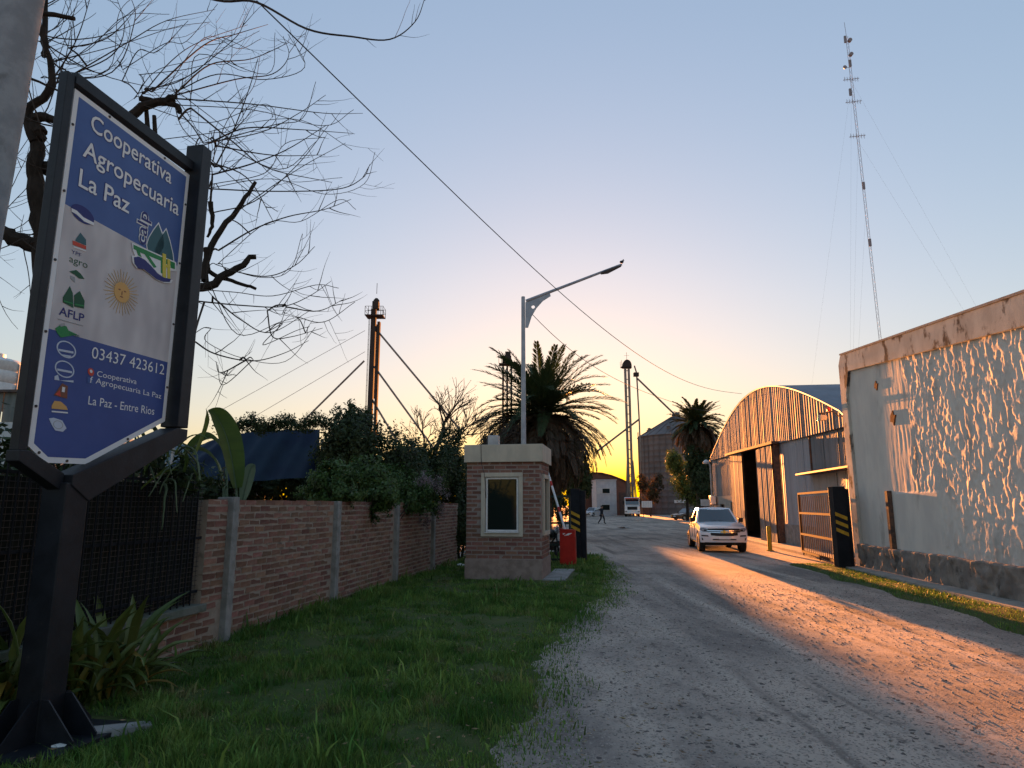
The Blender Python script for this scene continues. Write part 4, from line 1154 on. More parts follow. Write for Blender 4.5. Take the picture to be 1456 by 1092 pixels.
def palm(label, base, hgt, L_, n_live, n_dead, seed, ll=.55, lw=.045, rtr=.38, group='date palms'):
    rp = random.Random(seed)
    t = thing('date_palm', label, 'palm tree', base, 0, group)
    b = MB(); prof = [(rtr * 1.25, -.2)] + [(rtr * (1.0 + .06 * (k % 2)) * (1.1 - .1 * k / 30), hgt * k / 30) for k in range(1, 29)] + [(rtr * 1.5, hgt * .97), (rtr * 1.1, hgt + .25), (.1, hgt + .5)]
    b.lathe(prof, 16); b.build('trunk', M['palm_trunk'], t, smooth=True)
    live = [frond_mesh(L_ * s, d, 58, ll, lw, M['frond'], seed + i) for i, (s, d) in enumerate(((1, 1.0), (.95, 1.25), (1.05, .75), (.88, .5), (1.0, 1.4)))]
    dead = [frond_mesh(L_ * s, d, 44, ll * .8, lw, M['dead_frond'], seed + 20 + i, .12) for i, (s, d) in enumerate(((1.0, 1.15), (.9, .9), (1.06, 1.4)))]
    for i in range(n_live):
        f_ = (i + .5) / n_live
        e = math.radians(86 - 92 * f_ ** .85 + rp.uniform(-7, 7)); az = i * 2.39996 + rp.uniform(-.2, .2)
        me = live[3] if f_ < .16 else (live[2] if f_ < .4 and i % 2 else live[i % 5])
        link('frond', me, None, t, (.18 * math.cos(az), .18 * math.sin(az), hgt + .35 - .25 * f_), (rp.uniform(-.25, .25), -e, az), (1 if f_ > .12 else .72,) * 3)
    for i in range(n_dead):
        f_ = (i + .5) / n_dead
        e = math.radians(2 - 66 * f_ + rp.uniform(-9, 9)); az = i * 2.39996 + rp.uniform(-.3, .3)
        link('dead_frond', dead[i % 3], None, t, (.3 * math.cos(az), .3 * math.sin(az), hgt + .0 - .35 * f_), (rp.uniform(-.3, .3), -e, az), (rp.uniform(.85, 1.05),) * 3)
    return t
p = at(772, 592, 36); palm('large date palm with a thick skirt of drooping fronds behind the booth', (p.x, 36, 0), p.z, 4.2, 84, 200, 3, .60, .062)
p = at(990, 606, 70); palm('smaller date palm standing beyond the arched shed', (p.x, 70, 0), p.z, 3.1, 70, 110, 40, .5, .09, .32)

# ================================================================== plants behind and over the brick wall
shrub('leafy_bush', 'bright green bush spilling over the top of the brick wall', [blob(440, 505, 655, 722, 13.2, .5), blob(488, 560, 650, 728, 15.1, .6), blob(530, 605, 660, 735, 17.2, .6), blob(425, 520, 688, 726, 14.4, .5), blob(446, 518, 684, 724, 12.75, .3), blob(500, 572, 688, 736, 13.9, .3), blob(556, 616, 690, 742, 16.2, .3)], 32000, .085, M['leaf_mid'], clumps=60)
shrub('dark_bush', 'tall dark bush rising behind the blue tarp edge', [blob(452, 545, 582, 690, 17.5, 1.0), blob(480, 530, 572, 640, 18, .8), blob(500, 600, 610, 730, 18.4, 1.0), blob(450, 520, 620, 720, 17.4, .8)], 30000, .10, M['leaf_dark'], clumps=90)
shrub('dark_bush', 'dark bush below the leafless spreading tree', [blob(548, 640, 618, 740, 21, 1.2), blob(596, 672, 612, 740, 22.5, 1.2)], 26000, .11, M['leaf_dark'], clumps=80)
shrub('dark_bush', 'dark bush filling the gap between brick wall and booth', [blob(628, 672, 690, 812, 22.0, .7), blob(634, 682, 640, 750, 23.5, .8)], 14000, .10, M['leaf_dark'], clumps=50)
shrub('flowering_shrub', 'shrub with pale pinkish flower clusters hanging over the wall', [blob(584, 634, 664, 742, 17.3, .45)], 3200, .06, M['leaf_mid'], clumps=26, stem=False)
fl = D.objects['flowering_shrub']
foliage('flowers', [((0, -.12, blob(584, 634, 664, 742, 17.3)[0][2]), (.5, .42, .72))], 2300, .05, M['flower'], fl, 22, .2, .8)
# creeper along the tarp's upper edge
t = thing('creeper', 'leafy creeper trailing along the top edge of the dark blue tarp', 'creeper', (at(380, 600, 16.5).x, 16.5, 0))
bl = []
for k in range(12):
    px = 318 + k * 13; c = at(px, 606 + 5 * math.sin(k * 1.7) - k * .4, 16.4 + k * .03); bl.append(((c.x - t.location.x, c.y - 16.5, c.z), (.24, .3, .20 + .05 * math.sin(k * 2.2))))
foliage('foliage', bl, 5200, .07, M['leaf_dark'], t, 90, .5, .2)
st = MB(); st.tube([Vector(b_[0]) for b_ in bl], .02, 5); st.build('stem', M['bark'], t)
# hedge behind the railing
shrub('hedge', 'dark overgrown hedge behind the iron railing and net', [((-5.3, 6.6, 1.25), (.8, 1.5, 1.35)), ((-5.0, 8.4, 1.2), (.7, 1.3, 1.3)), ((-5.8, 4.6, 1.1), (.8, 1.6, 1.4))], 34000, .10, M['leaf_dark'], 'hedge', clumps=120)
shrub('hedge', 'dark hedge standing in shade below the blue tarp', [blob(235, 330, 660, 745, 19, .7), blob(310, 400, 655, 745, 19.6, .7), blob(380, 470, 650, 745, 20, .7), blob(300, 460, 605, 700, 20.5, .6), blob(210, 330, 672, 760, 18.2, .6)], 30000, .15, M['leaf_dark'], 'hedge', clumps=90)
# far garden trees that close the left side of the yard
for i, (px0, px1, py0, py1, Y) in enumerate(((690, 745, 650, 745, 44), (735, 790, 655, 745, 46), (780, 812, 680, 745, 45))):
    shrub('yard_shrub', ['dark shrub in the yard under the left side of the palm skirt', 'dark shrub in the yard right behind the palm trunk', 'dark shrub in the yard beside the striped gate post'][i], [blob(px0, px1, py0, py1, Y)], 3200, .17, M['leaf_dark'], 'shrub', 'shrubs under the big palm', clumps=40)

def branch_tree(name, label, base, h, spread, levels, r0, m, seed, cat='tree', gravity=.05, n_child=(3, 4), crown=None, lean=0):
    """forking leafless tree: trunk and branches as two parts; returns the thing and its twig ends"""
    r = random.Random(seed); t = thing(name, label, cat, base); tr = MB(); br = MB(); ends = []
    def go(p, d, L_, rad, lev, mb):
        q = [p]; n = 5
        for i in range(n):
            d = (d + Vector((r.uniform(-.16, .16), r.uniform(-.16, .16), r.uniform(-.04, .13)))).normalized(); q.append(q[-1] + d * L_ / n)
        mb.tube(q, max(rad, .014), 8 if lev == 0 else (5 if lev < 3 else 3), rad * .62, cap=False)
        if lev >= levels: ends.append(q[-1]); return
        for k in range(r.randint(*n_child)):
            a = r.uniform(0, 6.28); tilt = spread * r.uniform(.55, 1.15)
            u = d.orthogonal().normalized(); v = d.cross(u); e = (d * math.cos(tilt) + (u * math.cos(a) + v * math.sin(a)) * math.sin(tilt)).normalized()
            s = q[-1] if k < 2 else q[r.randint(2, n)]
            go(s, e, L_ * r.uniform(.62, .82), rad * r.uniform(.5, .66), lev + 1, br)
    go(Vector((0, 0, -.1)), Vector((lean, 0, 1)).normalized(), h, r0, 0, tr)
    tr.build('trunk', m, t, smooth=True); br.build('branches', m, t, smooth=True)
    return t, ends
c = at(592, 700, 31)
t, ends = branch_tree('leafless_tree', 'leafless tree with a fine spreading crown behind the dark bushes', (c.x, 31, 0), 2.75, .66, 5, .20, M['twig'], 9, n_child=(3, 4))
P_ = np.array([tuple(e) for e in ends]); P_ = np.repeat(P_, 1, 0) + rng.normal(size=(len(ends), 3)) * .06
link('sparse_leaves', np_mesh('sparse_leaves', leaf_verts(P_, .07), np.arange(len(P_) * 4).reshape(-1, 4)), M['leaf_rust'], t)

def leafy_tree(name, label, px0, px1, py0, py1, Y, n, size, m, trunk_r=.15, group=None, blobs=None, clumps=70):
    c = at((px0 + px1) / 2, (py0 + py1) / 2, Y)
    t = thing(name, label, 'tree', (c.x, Y, 0), 0, group)
    bl = blobs or []
    if not bl:
        rr = random.Random(int(px0)); rx = (px1 - px0) / 2 / FPX * Y; z0, z1 = at(0, py1, Y).z, at(0, py0, Y).z
        bl = [((0, 0, (z0 + z1) / 2), (rx * .72, rx * .7, (z1 - z0) * .42))]
        for k in range(6):
            a = k * 2.4; bl.append(((rx * .55 * math.cos(a), rx * .5 * math.sin(a), z0 + (z1 - z0) * (.25 + .6 * rr.random())), (rx * .42, rx * .42, (z1 - z0) * .24)))
    foliage('crown', bl, n, size, m, t, clumps, .26)
    b = MB(); top = bl[0][0][2]
    b.tube(catmull([Vector((0, 0, -.1)), Vector((.05, 0, top * .4)), Vector((-.03, .05, top * .8)), Vector((0, 0, top))], 4), trunk_r, 8, trunk_r * .4)
    for k in range(5):
        a = k * 1.3; b.tube([(0, 0, top * (.5 + .06 * k)), (math.cos(a) * bl[0][1][0] * .4, math.sin(a) * bl[0][1][0] * .4, top * (.7 + .06 * k)), (math.cos(a) * bl[0][1][0] * .8, math.sin(a) * bl[0][1][0] * .7, top * (.85 + .06 * k))], trunk_r * .45, 5, trunk_r * .12)
    b.build('trunk', M['bark'], t, smooth=True)
    return t
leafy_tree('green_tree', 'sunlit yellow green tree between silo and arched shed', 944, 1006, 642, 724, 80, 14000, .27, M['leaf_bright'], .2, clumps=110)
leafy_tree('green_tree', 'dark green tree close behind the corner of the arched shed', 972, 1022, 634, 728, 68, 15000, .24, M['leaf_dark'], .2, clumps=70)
leafy_tree('small_tree', 'small reddish brown tree in front of the left silo edge', 902, 946, 674, 722, 112, 4500, .32, M['leaf_rust'], .16, clumps=50)
for i, px in enumerate((692, 725, 758, 790, 818, 832)):  # unseen trees added to keep the low sun off the left of the scene
    c = at(px, 680, 112)
    t = leafy_tree('sun_block_tree', 'added tall tree hidden far behind the big palm, blocks the low sun', px - 24, px + 12, 575 if 1 <= i <= 3 else 622, 728, 112, 10000 if i < 5 else 2500, .62, M['leaf_dark'], .3, 'added sun blocking trees hidden behind the big palm', clumps=60)

# ================================================================== banana plant, strap leaf plants, trailing plant
M['banana'] = mat('banana_leaf', (.075, .13, .028), (.055, .10, .025), 3, .45, .25, 24, stretch=(.4, .4, 3), trans=.35, spec=.5)
M['banana_pale'] = mat('banana_leaf_underside', (.13, .19, .13), (.10, .16, .10), 3, .5, .2, 24, trans=.25)
M['strap'] = mat('strap_leaf', (.085, .13, .028), (.12, .16, .04), 2.5, .45, rand=.35, trans=.25, spec=.5, c3=(.20, .16, .04), s3=2.2, k3=(.60, .72))
M['strap_yellow'] = mat('yellowing_strap_leaf', (.24, .18, .035), (.15, .13, .03), 3, .5, rand=.3, trans=.25)
def ribbon_leaf(path, widths, side, fold=.25):
    """leaf blade along path with a folded midrib; side = direction across the blade"""
    V, F = [], []; n = len(path)
    for i, p in enumerate(path):
        t = (path[min(i + 1, n - 1)] - path[max(i - 1, 0)]).normalized(); s = (side - t * side.dot(t)).normalized(); nn = t.cross(s)
        wv = widths[i] * .5
        V += [p - s * wv + nn * wv * fold, p - s * wv * .5 + nn * wv * fold * .35, p, p + s * wv * .5 + nn * wv * fold * .35, p + s * wv + nn * wv * fold]
    for i in range(n - 1):
        for k in range(4): F.append((i * 5 + k, i * 5 + k + 1, i * 5 + 5 + k + 1, i * 5 + 5 + k))
    return V, F
ban = thing('banana_plant', 'banana plant with one tall upright leaf behind the brick wall', 'banana plant', (at(335, 700, 9.6).x, 9.6, 0))
def blade(px, Y, wpx, m, side, name='leaf', fold=.25, dy=0):
    path = smooth_px(px, Y, Y + dy, 6); path = [p - ban.location for p in path]; n = len(path)
    W_ = [wpx / FPX * Y * (math.sin(math.pi * min(1, (.06 + .94 * i / (n - 1)))) ** .55 if i < n - 1 else .02) for i in range(n)]
    mb = MB(); mb.add(*ribbon_leaf(path, W_, Vector(side), fold)); o = mb.build(name, m, ban, smooth=True, fix=False)
    rb_ = MB(); rb_.tube(path, .012, 5, .004); rb_.build('midrib', M['banana_pale'], o)
blade([(336, 694), (330, 655), (321, 618), (308, 592), (296, 583)], 9.4, 44, M['banana'], (1, -.5, .1), dy=-.25)
blade([(345, 712), (350, 690), (356, 668), (362, 660)], 9.6, 17, M['banana_pale'], (1, .6, .0))
blade([(322, 655), (312, 632), (296, 622), (276, 632), (258, 655)], 9.9, 26, M['banana'], (.1, -1, .3))
blade([(318, 690), (306, 655), (284, 640), (255, 648)], 9.7, 22, M['banana'], (.2, -1, .2))
b = MB()
for px in ([(338, 760), (337, 725), (336, 694)], [(343, 760), (344, 735), (345, 712)], [(322, 760), (322, 700), (322, 655)], [(318, 760), (318, 690)]): b.tube([p - ban.location for p in smooth_px(px, 9.5, 9.5, 4)], .03, 6, .015)
b.tube([(0, 0, -.1), (0, 0, 1.3)], .10, 10, .05)
b.build('stalks', M['banana_pale'], ban, smooth=True)

def strap_mesh(L_, wd, up_, curl, m, bent=False):
    path = []; a = up_; x = z = 0; n = 10
    for i in range(n + 1):
        path.append(Vector((x, 0, z))); x += L_ / n * math.cos(a); z += L_ / n * math.sin(a)
        a -= curl / n * (.4 + 1.4 * i / n)
        if bent and i == 5: a -= 1.3
    W_ = [wd * (.75 + .5 * math.sin(math.pi * .6 * i / n)) * (1 if i < n - 2 else (.6 if i == n - 2 else (.35 if i == n - 1 else .04))) for i in range(n + 1)]
    mb = MB(); mb.add(*ribbon_leaf(path, W_, Vector((0, 1, 0)), .5)); me = mb.mesh('leaf'); me.materials.append(m); me.shade_smooth(); return me
sv = [strap_mesh(.85, .060, 1.25, 1.3, M['strap']), strap_mesh(.75, .055, 1.0, 1.5, M['strap']), strap_mesh(.95, .065, 1.35, .9, M['strap']), strap_mesh(.65, .05, .8, 1.2, M['strap']), strap_mesh(.8, .055, 1.15, 2.0, M['strap'])]
sy = [strap_mesh(.7, .05, 1.1, 1.8, M['strap_yellow'], True), strap_mesh(.6, .045, .7, 1.6, M['strap_yellow'])]
rs = random.Random(21)
def strap_plant(label, px, py, n, ny, s=1.0, spread=.22):
    c = ground(px, py); t = thing('strap_leaf_plant', label, 'plant', (c.x, c.y, .03), 0, 'strap leaf plants at the foot of the sign')
    for i in range(n + ny):
        az = rs.uniform(0, 6.28); me = rs.choice(sv) if i < n else rs.choice(sy)
        o = link('leaf', me, None, t, (rs.uniform(-spread, spread), rs.uniform(-spread, spread), 0), (rs.uniform(-.2, .2), rs.uniform(-.3, .25), az), (s * rs.uniform(.75, 1.15),) * 3)
strap_plant('strap leaf plant with yellowing tips right of the sign post', 160, 992, 60, 12, 1.1)
strap_plant('strap leaf plant close behind the sign post', 118, 1004, 34, 4)
strap_plant('strap leaf plant at the far left edge, tallest of the clumps', -18, 1040, 54, 7, 1.1)
strap_plant('strap leaf plant just left of the sign post', 28, 1020, 36, 4, 1.0)
M['cactus'] = mat('trailing_stem', (.07, .10, .05), (.10, .13, .07), 5, .6)
tp = thing('trailing_plant', 'trailing plant with long loose stems hanging over the iron railing', 'plant', (at(210, 700, 7.4).x, 7.4, 0))
b = MB(); rs = random.Random(8)
for k in range(26):
    s = at(rs.uniform(120, 290), rs.uniform(640, 690), rs.uniform(7.35, 7.9)) - tp.location; v = Vector((rs.uniform(-.6, .6), rs.uniform(-.6, -.1), rs.uniform(.1, .9))).normalized(); q = [s]
    for i in range(10): v = (v + Vector((rs.uniform(-.2, .2), rs.uniform(-.1, .1), -.24))).normalized(); q.append(q[-1] + v * rs.uniform(.05, .1))
    b.tube(q, rs.uniform(.008, .02), 5, .005)
b.build('stems', M['cactus'], tp, smooth=True)
foliage('foliage', [((at(px, py, 7.6).x - tp.location.x, .2, at(px, py, 7.6).z), (.35, .25, .22)) for px, py in ((140, 668), (190, 655), (240, 660), (275, 680))], 1500, .09, M['leaf_dark'], tp, 24, .35, .3, .3)
for k in range(16):
    p = at(rs.uniform(130, 290), rs.uniform(636, 700), 7.3) - tp.location
    link('leaf', sv[k % 5], None, tp, p, (rs.uniform(-.4, .4), rs.uniform(-.6, .4), rs.uniform(-2.6, 0)), (rs.uniform(.5, .9),) * 3)
# ================================================================== blue tarp, roofs and tank at the left
M['tarp'] = mat('blue_tarp', (.006, .015, .040), (.010, .026, .052), 1.5, .6, .2, 12)
M['teal_tin'] = mat('teal_tin', (.06, .11, .13), (.05, .085, .10), 2, .5, .2, 20)
c = at(375, 650, 17); t = thing('blue_tarp', 'dark blue tarpaulin stretched behind the brick wall', 'tarpaulin', (c.x, c.y, 0))
n, m_ = 40, 12; V = []
for j in range(m_):
    for i in range(n):
        s, v = i / (n - 1), j / (m_ - 1)
        px = 232 + 224 * s + (1 - v) * 46 * (1 - s); py = (634 - 22 * min(1, s * 2.2)) * (1 - v) + (668 + 14 * min(1, s * 3)) * v
        q = at(px, py, 17.6 + .8 * (1 - v)); V.append((q.x - c.x, q.y - c.y + .07 * math.sin(s * 17 + v * 3) + .05 * math.sin(s * 41 + v * 6), q.z + .04 * math.sin(s * 9)))
link('sheet', np_mesh('tarp', V, grid_faces(n, m_), True), M['tarp'], t)
b = MB()
for px in (236, 330, 452): q = at(px, 640, 18.6) - c; b.tube([(q.x, q.y + .4, 0), (q.x, q.y + .4, at(0, 622, 18.6).z)], .04, 6)
b.build('pole', M['galv'], t)
b = MB(); q = at(400, 672, 17.5) - c; b.tube([at(330, 676, 17.5) - c, at(400, 683, 17.5) - c, at(456, 684, 17.5) - c], .008, 4); b.build('rope', M['cable'], t)
def block(name, label, cat, px0, px1, Y, ztop, depth, m, rz=0):
    a, c_ = at(px0, 719, Y), at(px1, 719, Y); t = thing(name, label, cat, ((a.x + c_.x) / 2, Y, 0), rz); return t, (c_.x - a.x) / 2
t, hw = block('tin_roof_house', 'low house with a bluish tin roof behind the tarp', 'house', 150, 302, 25, 3, 6, None)
z0, z1 = at(0, 662, 25).z, at(0, 629, 28).z
b = MB(); b.box(-hw, hw, .2, 6, 0, z0); b.build('wall', M['old_white'], t)
for k in range(8):
    me = corr(hw / 4 + .03, 0, 0, lambda x: 3.3, .15, .015)
    link('roof_sheet', me, M['teal_tin'], t, (-hw + k * hw / 4, -.25, z0 - .05), (math.atan2(-3.25, z1 - z0) , 0, 0))
b = MB(); b.box(-hw, hw, 3.0, 6.0, z1 - .5, z1 - .42); b.build('back_roof', M['teal_tin'], t)
t, hw = block('pale_shed', 'pale two tone shed with dark eaves at the left edge', 'shed', -170, 34, 22, 4, 6, None)
za, zb_, zc2 = at(0, 558, 22).z, at(0, 600, 22).z, at(0, 660, 22).z
M['pale_blue_wall'] = mat('pale_blue_wall', (.46, .52, .54), (.38, .44, .46), 2, .8, .2, 30, stretch=(1, 1, .3)); M['grey_wall'] = mat('grey_green_wall', (.15, .18, .18), (.10, .125, .125), 2, .8, stretch=(1, 1, .3))
b = MB(); b.box(-hw, hw, 0, 6, -.1, zc2 - .01); b.build('lower_wall', M['grey_wall'], t)
b = MB(); b.box(-hw, hw, -.03, 6, zc2, zb_ - .01); b.build('middle_wall', M['pale_blue_wall'], t)
for k in range(8):
    link('wall_sheet', corr(hw / 4 - .02, zb_, zb_, lambda x: za, .2, .015), M['grey_wall'], t, (-hw + k * hw / 4, .05, 0))
b = MB(); b.box(-hw - .1, hw + .12, -.12, 6.1, za, za + .08); b.build('roof', M['dark_metal'], t)
c = at(-18, 540, 23.2); t = thing('water_tank', 'grey white ribbed water tank on the shed roof at the left edge', 'water tank', (c.x, c.y, za + .08))
R_ = (at(24, 540, 23.2).x - c.x); H_ = at(0, 512, 23.2).z - za - .1
b = MB(); b.lathe([(R_, 0), (R_, H_ * .3), (R_ * .97, H_ * .33), (R_, H_ * .36), (R_, H_ * .64), (R_ * .97, H_ * .67), (R_, H_ * .7), (R_, H_ * .93), (R_ * .9, H_), (R_ * .4, H_ * 1.1)], 32); b.build('tank_body', M['white_frame'], t, smooth=True)
b = MB(); b.lathe([(R_ * .42, 0), (R_ * .42, .12), (.05, .16)], 20, (0, 0, H_ * 1.1)); b.build('lid', M['white_frame'], t, smooth=True)
b = MB(); b.tube([(R_ + .03, 0, 0), (R_ + .03, 0, H_ * .85), (R_ * .9, 0, H_ * .97)], .03, 6); b.build('pipe', M['galv'], t)

# ================================================================== street lamp behind the booth
M['lamp_steel'] = mat('lamp_steel', (.36, .38, .42), (.28, .30, .34), 4, .45, .05, 40, metal=.3)
c = at(745, 800, 19); zt = at(745, 422, 19).z
t = thing('street_lamp', 'tall grey steel street lamp pole with a long slanting arm behind the booth', 'street lamp', (c.x, 19, 0))
b = MB(); b.tube([(0, 0, -.1), (0, 0, zt * .5), (0, 0, zt)], [.085, .07, .055], 12); b.build('pole', M['lamp_steel'], t, smooth=True)
tip = at(884, 376, 19) - t.location; root = at(748, 428, 19) - t.location
b = MB(); b.tube([root, tip], .05, 8, .035); arm = b.build('arm', M['lamp_steel'], t, smooth=True)
d = (tip - root).normalized(); h0 = root.lerp(tip, .78); h1 = root.lerp(tip, .99)
b = MB(); b.tube([h0 - Vector((0, 0, .03)), h0.lerp(h1, .3) - Vector((0, 0, .05)), h1 - Vector((0, 0, .03))], [.04, .07, .035], 8); b.build('lamp_head', M['dark_metal'], t, smooth=True)
gp = [at(x_, y_, 19) - t.location for x_, y_ in ((747, 430), (782, 417), (783, 421), (772, 428), (763, 438), (756, 450), (751, 466), (747, 466))]
hole = at(758, 436.5, 19) - t.location
b = MB(); n = 16
# bracket plate with a round hole: ring of quads from hole edge to outline
outl = []
for k in range(len(gp)):
    a, q = gp[k], gp[(k + 1) % len(gp)]
    for j in range(3): outl.append(a.lerp(q, j / 3))
inner = [hole + Vector((.055 * (p_ - hole).normalized().x, 0, .055 * (p_ - hole).normalized().z)) for p_ in outl]
nn = len(outl)
vsx = [(p_.x, y_, p_.z) for y_ in (-.015, .015) for p_ in outl] + [(p_.x, y_, p_.z) for y_ in (-.015, .015) for p_ in inner]
fsx = []
for k in range(nn):
    k2 = (k + 1) % nn
    fsx += [(k, k2, 2 * nn + k2, 2 * nn + k), (nn + k, nn + k2, 3 * nn + k2, 3 * nn + k), (k, k2, nn + k2, nn + k), (2 * nn + k, 2 * nn + k2, 3 * nn + k2, 3 * nn + k)]
b.add(vsx, fsx); b.build('bracket_plate', M['lamp_steel'], t)
bt = thing('small_bird', 'tiny dark bird perched on the tip of the lamp arm', 'bird', at(884.5, 374.5, 19))
bm = bmesh.new(); bmesh.ops.create_icosphere(bm, subdivisions=2, radius=.05)
for v in bm.verts:
    x_, z_ = v.co.x, v.co.z; v.co.x *= 1.5 if x_ < 0 else 1.0; v.co.z *= .9
    if x_ > .02 and z_ > .0: v.co.z += .05; v.co.x += .012
    if x_ < -.05: v.co.z *= .35; v.co.x *= 1.35
me = D.meshes.new('body'); bm.to_mesh(me); bm.free(); me.shade_smooth(); link('body', me, M['cable'], bt, (0, 0, .045))
b = MB(); b.tube([(.055, 0, .10), (.085, 0, .093)], .008, 5, .001); b.tube([(0, .012, .01), (0, .012, -.012)], .004, 4); b.tube([(0, -.012, .01), (0, -.012, -.012)], .004, 4); b.build('beak_and_legs', M['cable'], bt)

# ================================================================== gate posts, gates, barrier
def gate_post(label, px, pyb, wpx, pytop, rz, stripes_z, side_w):
    c = ground(px, pyb); zt = at(px, pytop, c.y).z; s = wpx / FPX * c.y
    t = thing('gate_post', label, 'gate post', c, rz, 'black gate posts with yellow stripes')
    b = MB(); b.box(-s / 2, s / 2, -s / 2, s / 2, -.1, zt); b.build('post', M['black_steel'], t, bevel=.015)
    b = MB(); b.box(s / 2 + .003, s / 2 + side_w, -s * .32, s * .45, -.1, zt - .06); b.build('side_post', M['black_steel'], t, bevel=.01)
    z = stripes_z[0]; h_ = .10
    while z < stripes_z[1]:
        b = MB(); b.prism([(-s / 2 + .01, z + .14), (s / 2 - .01, z), (s / 2 - .01, z + h_), (-s / 2 + .01, z + .14 + h_)], -s / 2 - .004, -s / 2 + .002, 'y'); b.build('stripe', M['yellow'], t); z += .215
    return t, c, zt, s
lp, lc, lzt, ls = gate_post('black gate post with yellow stripes beside the red barrier box', 820, 799, 13, 695, math.radians(-12), (at(0, 757, 21.5).z, at(0, 728, 21.5).z), .17)
rp_, rc, rzt, rsz = gate_post('black gate post with yellow stripes by the white warehouse corner', 1199, 810, 17, 692, math.radians(-3), (at(0, 762, 19.3).z, at(0, 730, 19.3).z), .11)
def gate(label, A, B, zt, nb, m, rails, frame_r=.028):
    L_ = math.hypot(B.x - A.x, B.y - A.y); t = thing('metal_gate', label, 'gate', (A.x, A.y, .0), math.atan2(B.y - A.y, B.x - A.x), 'barred gate leaves')
    r_ = frame_r
    for x_ in (0, L_): b = MB(); b.box(x_ - r_, x_ + r_, -r_, r_, .12, zt); b.build('stile', m, t)
    for z in (.12, *rails, zt - 2 * r_): b = MB(); b.box(r_ + .001, L_ - r_ - .001, -r_, r_, z, z + 2 * r_); b.build('rail', m, t)
    bb = MB(); bb.box(-.009, .009, -.009, .009, .0, zt - .22); me = bb.mesh('bar'); me.materials.append(m)
    for k in range(nb): link('bar', me, None, t, (L_ * (k + 1) / (nb + 1), .0, .08))
    b = MB(); b.tube([(L_ * .97, 0, .12), (L_ * .97, 0, .02)], .02, 6); b.tube([(L_ * .45, 0, .12), (L_ * .45, 0, .02)], .02, 6); b.build('drop_bolt', m, t)
    return t
M['gate_steel'] = mat('rusty_gate', (.065, .035, .024), (.04, .024, .018), 5, .9, .2, 40, spec=.05)
A = ground(1191, 806); B = ground(1142, 790); zt = at(1160, 699, (A.y + B.y) / 2).z
gate('rusty barred gate leaf hanging open on the right gate post', A, B, zt, 16, M['gate_steel'], (zt * .33, zt * .66), .034)
M['gate_dark'] = mat('dark_green_gate', (.02, .035, .028), (.03, .045, .035), 5, .6)
A = ground(811, 803); B = Vector((A.x - 2.3, A.y + .35, 0))
gate('dark barred gate leaf standing behind the red barrier box', A, B, at(0, 705, 21.5).z, 17, M['gate_dark'], (.55, 1.2), .03)
c = ground(808, 806); t = thing('barrier_gate', 'red barrier cabinet with a raised red and white boom beside the booth', 'barrier', c, math.radians(-10))
hw = 10.6 / FPX * c.y; zt = at(0, 753, c.y).z
b = MB(); b.prism([(-hw, -.02), (hw, -.02), (hw, zt - .04), (-hw, zt)], -.17, .17, 'y'); b.build('cabinet', M['red'], t, bevel=.012)
b = MB(); b.prism([(-hw - .012, zt + .002), (hw + .012, zt - .038), (hw + .012, zt - .01), (-hw - .012, zt + .03)], -.19, .19, 'y'); b.build('lid', M['red'], t, bevel=.006)
b = MB(); b.prism([(-.10, zt - .17), (.03, zt - .16), (.15, zt - .09), (.02, zt - .10), (-.02, zt - .13)], -.1745, -.171, 'y'); b.prism([(-.13, zt - .10), (-.05, zt - .10), (-.12, zt - .145)], -.1745, -.171, 'y'); b.build('emblem', M['p_white'], t)
b = MB(); b.box(hw + .001, hw + .012, -.12, .12, .15, zt - .2); b.build('door', M['red'], t)
s = at(803, 752, c.y + .05) - c; e = at(774, 655, c.y + .9) - c; R10 = Matrix.Rotation(math.radians(10), 3, 'Z'); s, e = R10 @ s, R10 @ e
b = MB(); b.tube([s - (e - s).normalized() * .12, e + (e - s) * .25], .035, 8, .03); boom = b.build('boom', M['white_paint'], t, smooth=True)
for f_ in (.27, .65, .97, 1.2):
    b = MB(); b.tube([s + (e - s) * (f_ - .035), s + (e - s) * (f_ + .035)], .0385, 8, .0375); b.build('red_band', M['red'], boom, smooth=True)
c = ground(1095, 783); t = thing('yellow_bollard', 'yellow steel bollard at the edge of the shed doorway', 'bollard', c)
zt = at(0, 748, c.y).z
b = MB(); b.lathe([(.085, -.1), (.085, zt - .05), (.06, zt), (.0, zt + .01)], 18); b.build('tube', M['yellow'], t, smooth=True)
b = MB(); b.lathe([(.14, 0), (.14, .03), (.09, .035)], 18); b.build('base_ring', M['yellow'], t)

# lamps
M['lamp_glass'] = mat('lamp_glass', (.62, .52, .38), (.55, .48, .36), 6, .25)
c = at(1192, 591, 20.6); t = thing('flood_light', 'sunlit flood light on a curved arm by the white warehouse corner', 'lamp', (c.x, c.y, c.z))
pts = [Vector((.12, 0, -.02)), Vector((-.02, 0, -.0)), Vector((-.14, -.02, .12)), at(1179, 586, 20.6) - c, at(1171, 588, 20.5) - c]
b = MB(); b.tube(catmull(pts, 5), .02, 6); b.build('arm', M['dark_metal'], t, smooth=True)
h = at(1169, 594, 20.4) - c
b = MB(); b.prism([(h.x - .11, h.z - .10), (h.x + .11, h.z - .08), (h.x + .12, h.z + .07), (h.x - .10, h.z + .09)], h.y - .10, h.y + .12, 'y'); hd = b.build('head', M['lamp_glass'], t, bevel=.03)
b = MB(); b.box(h.x - .06, h.x + .06, h.y - .03, h.y + .08, h.z + .09, h.z + .16); b.build('hood', M['dark_metal'], hd)
r_ = at(1178, 580, 20.6) - c
b = MB(); b.lathe([(.05, 0), (.055, .06), (.03, .14), (0, .15)], 12, (r_.x, r_.y, r_.z - .1)); b.build('beacon', M['red'], t, smooth=True)
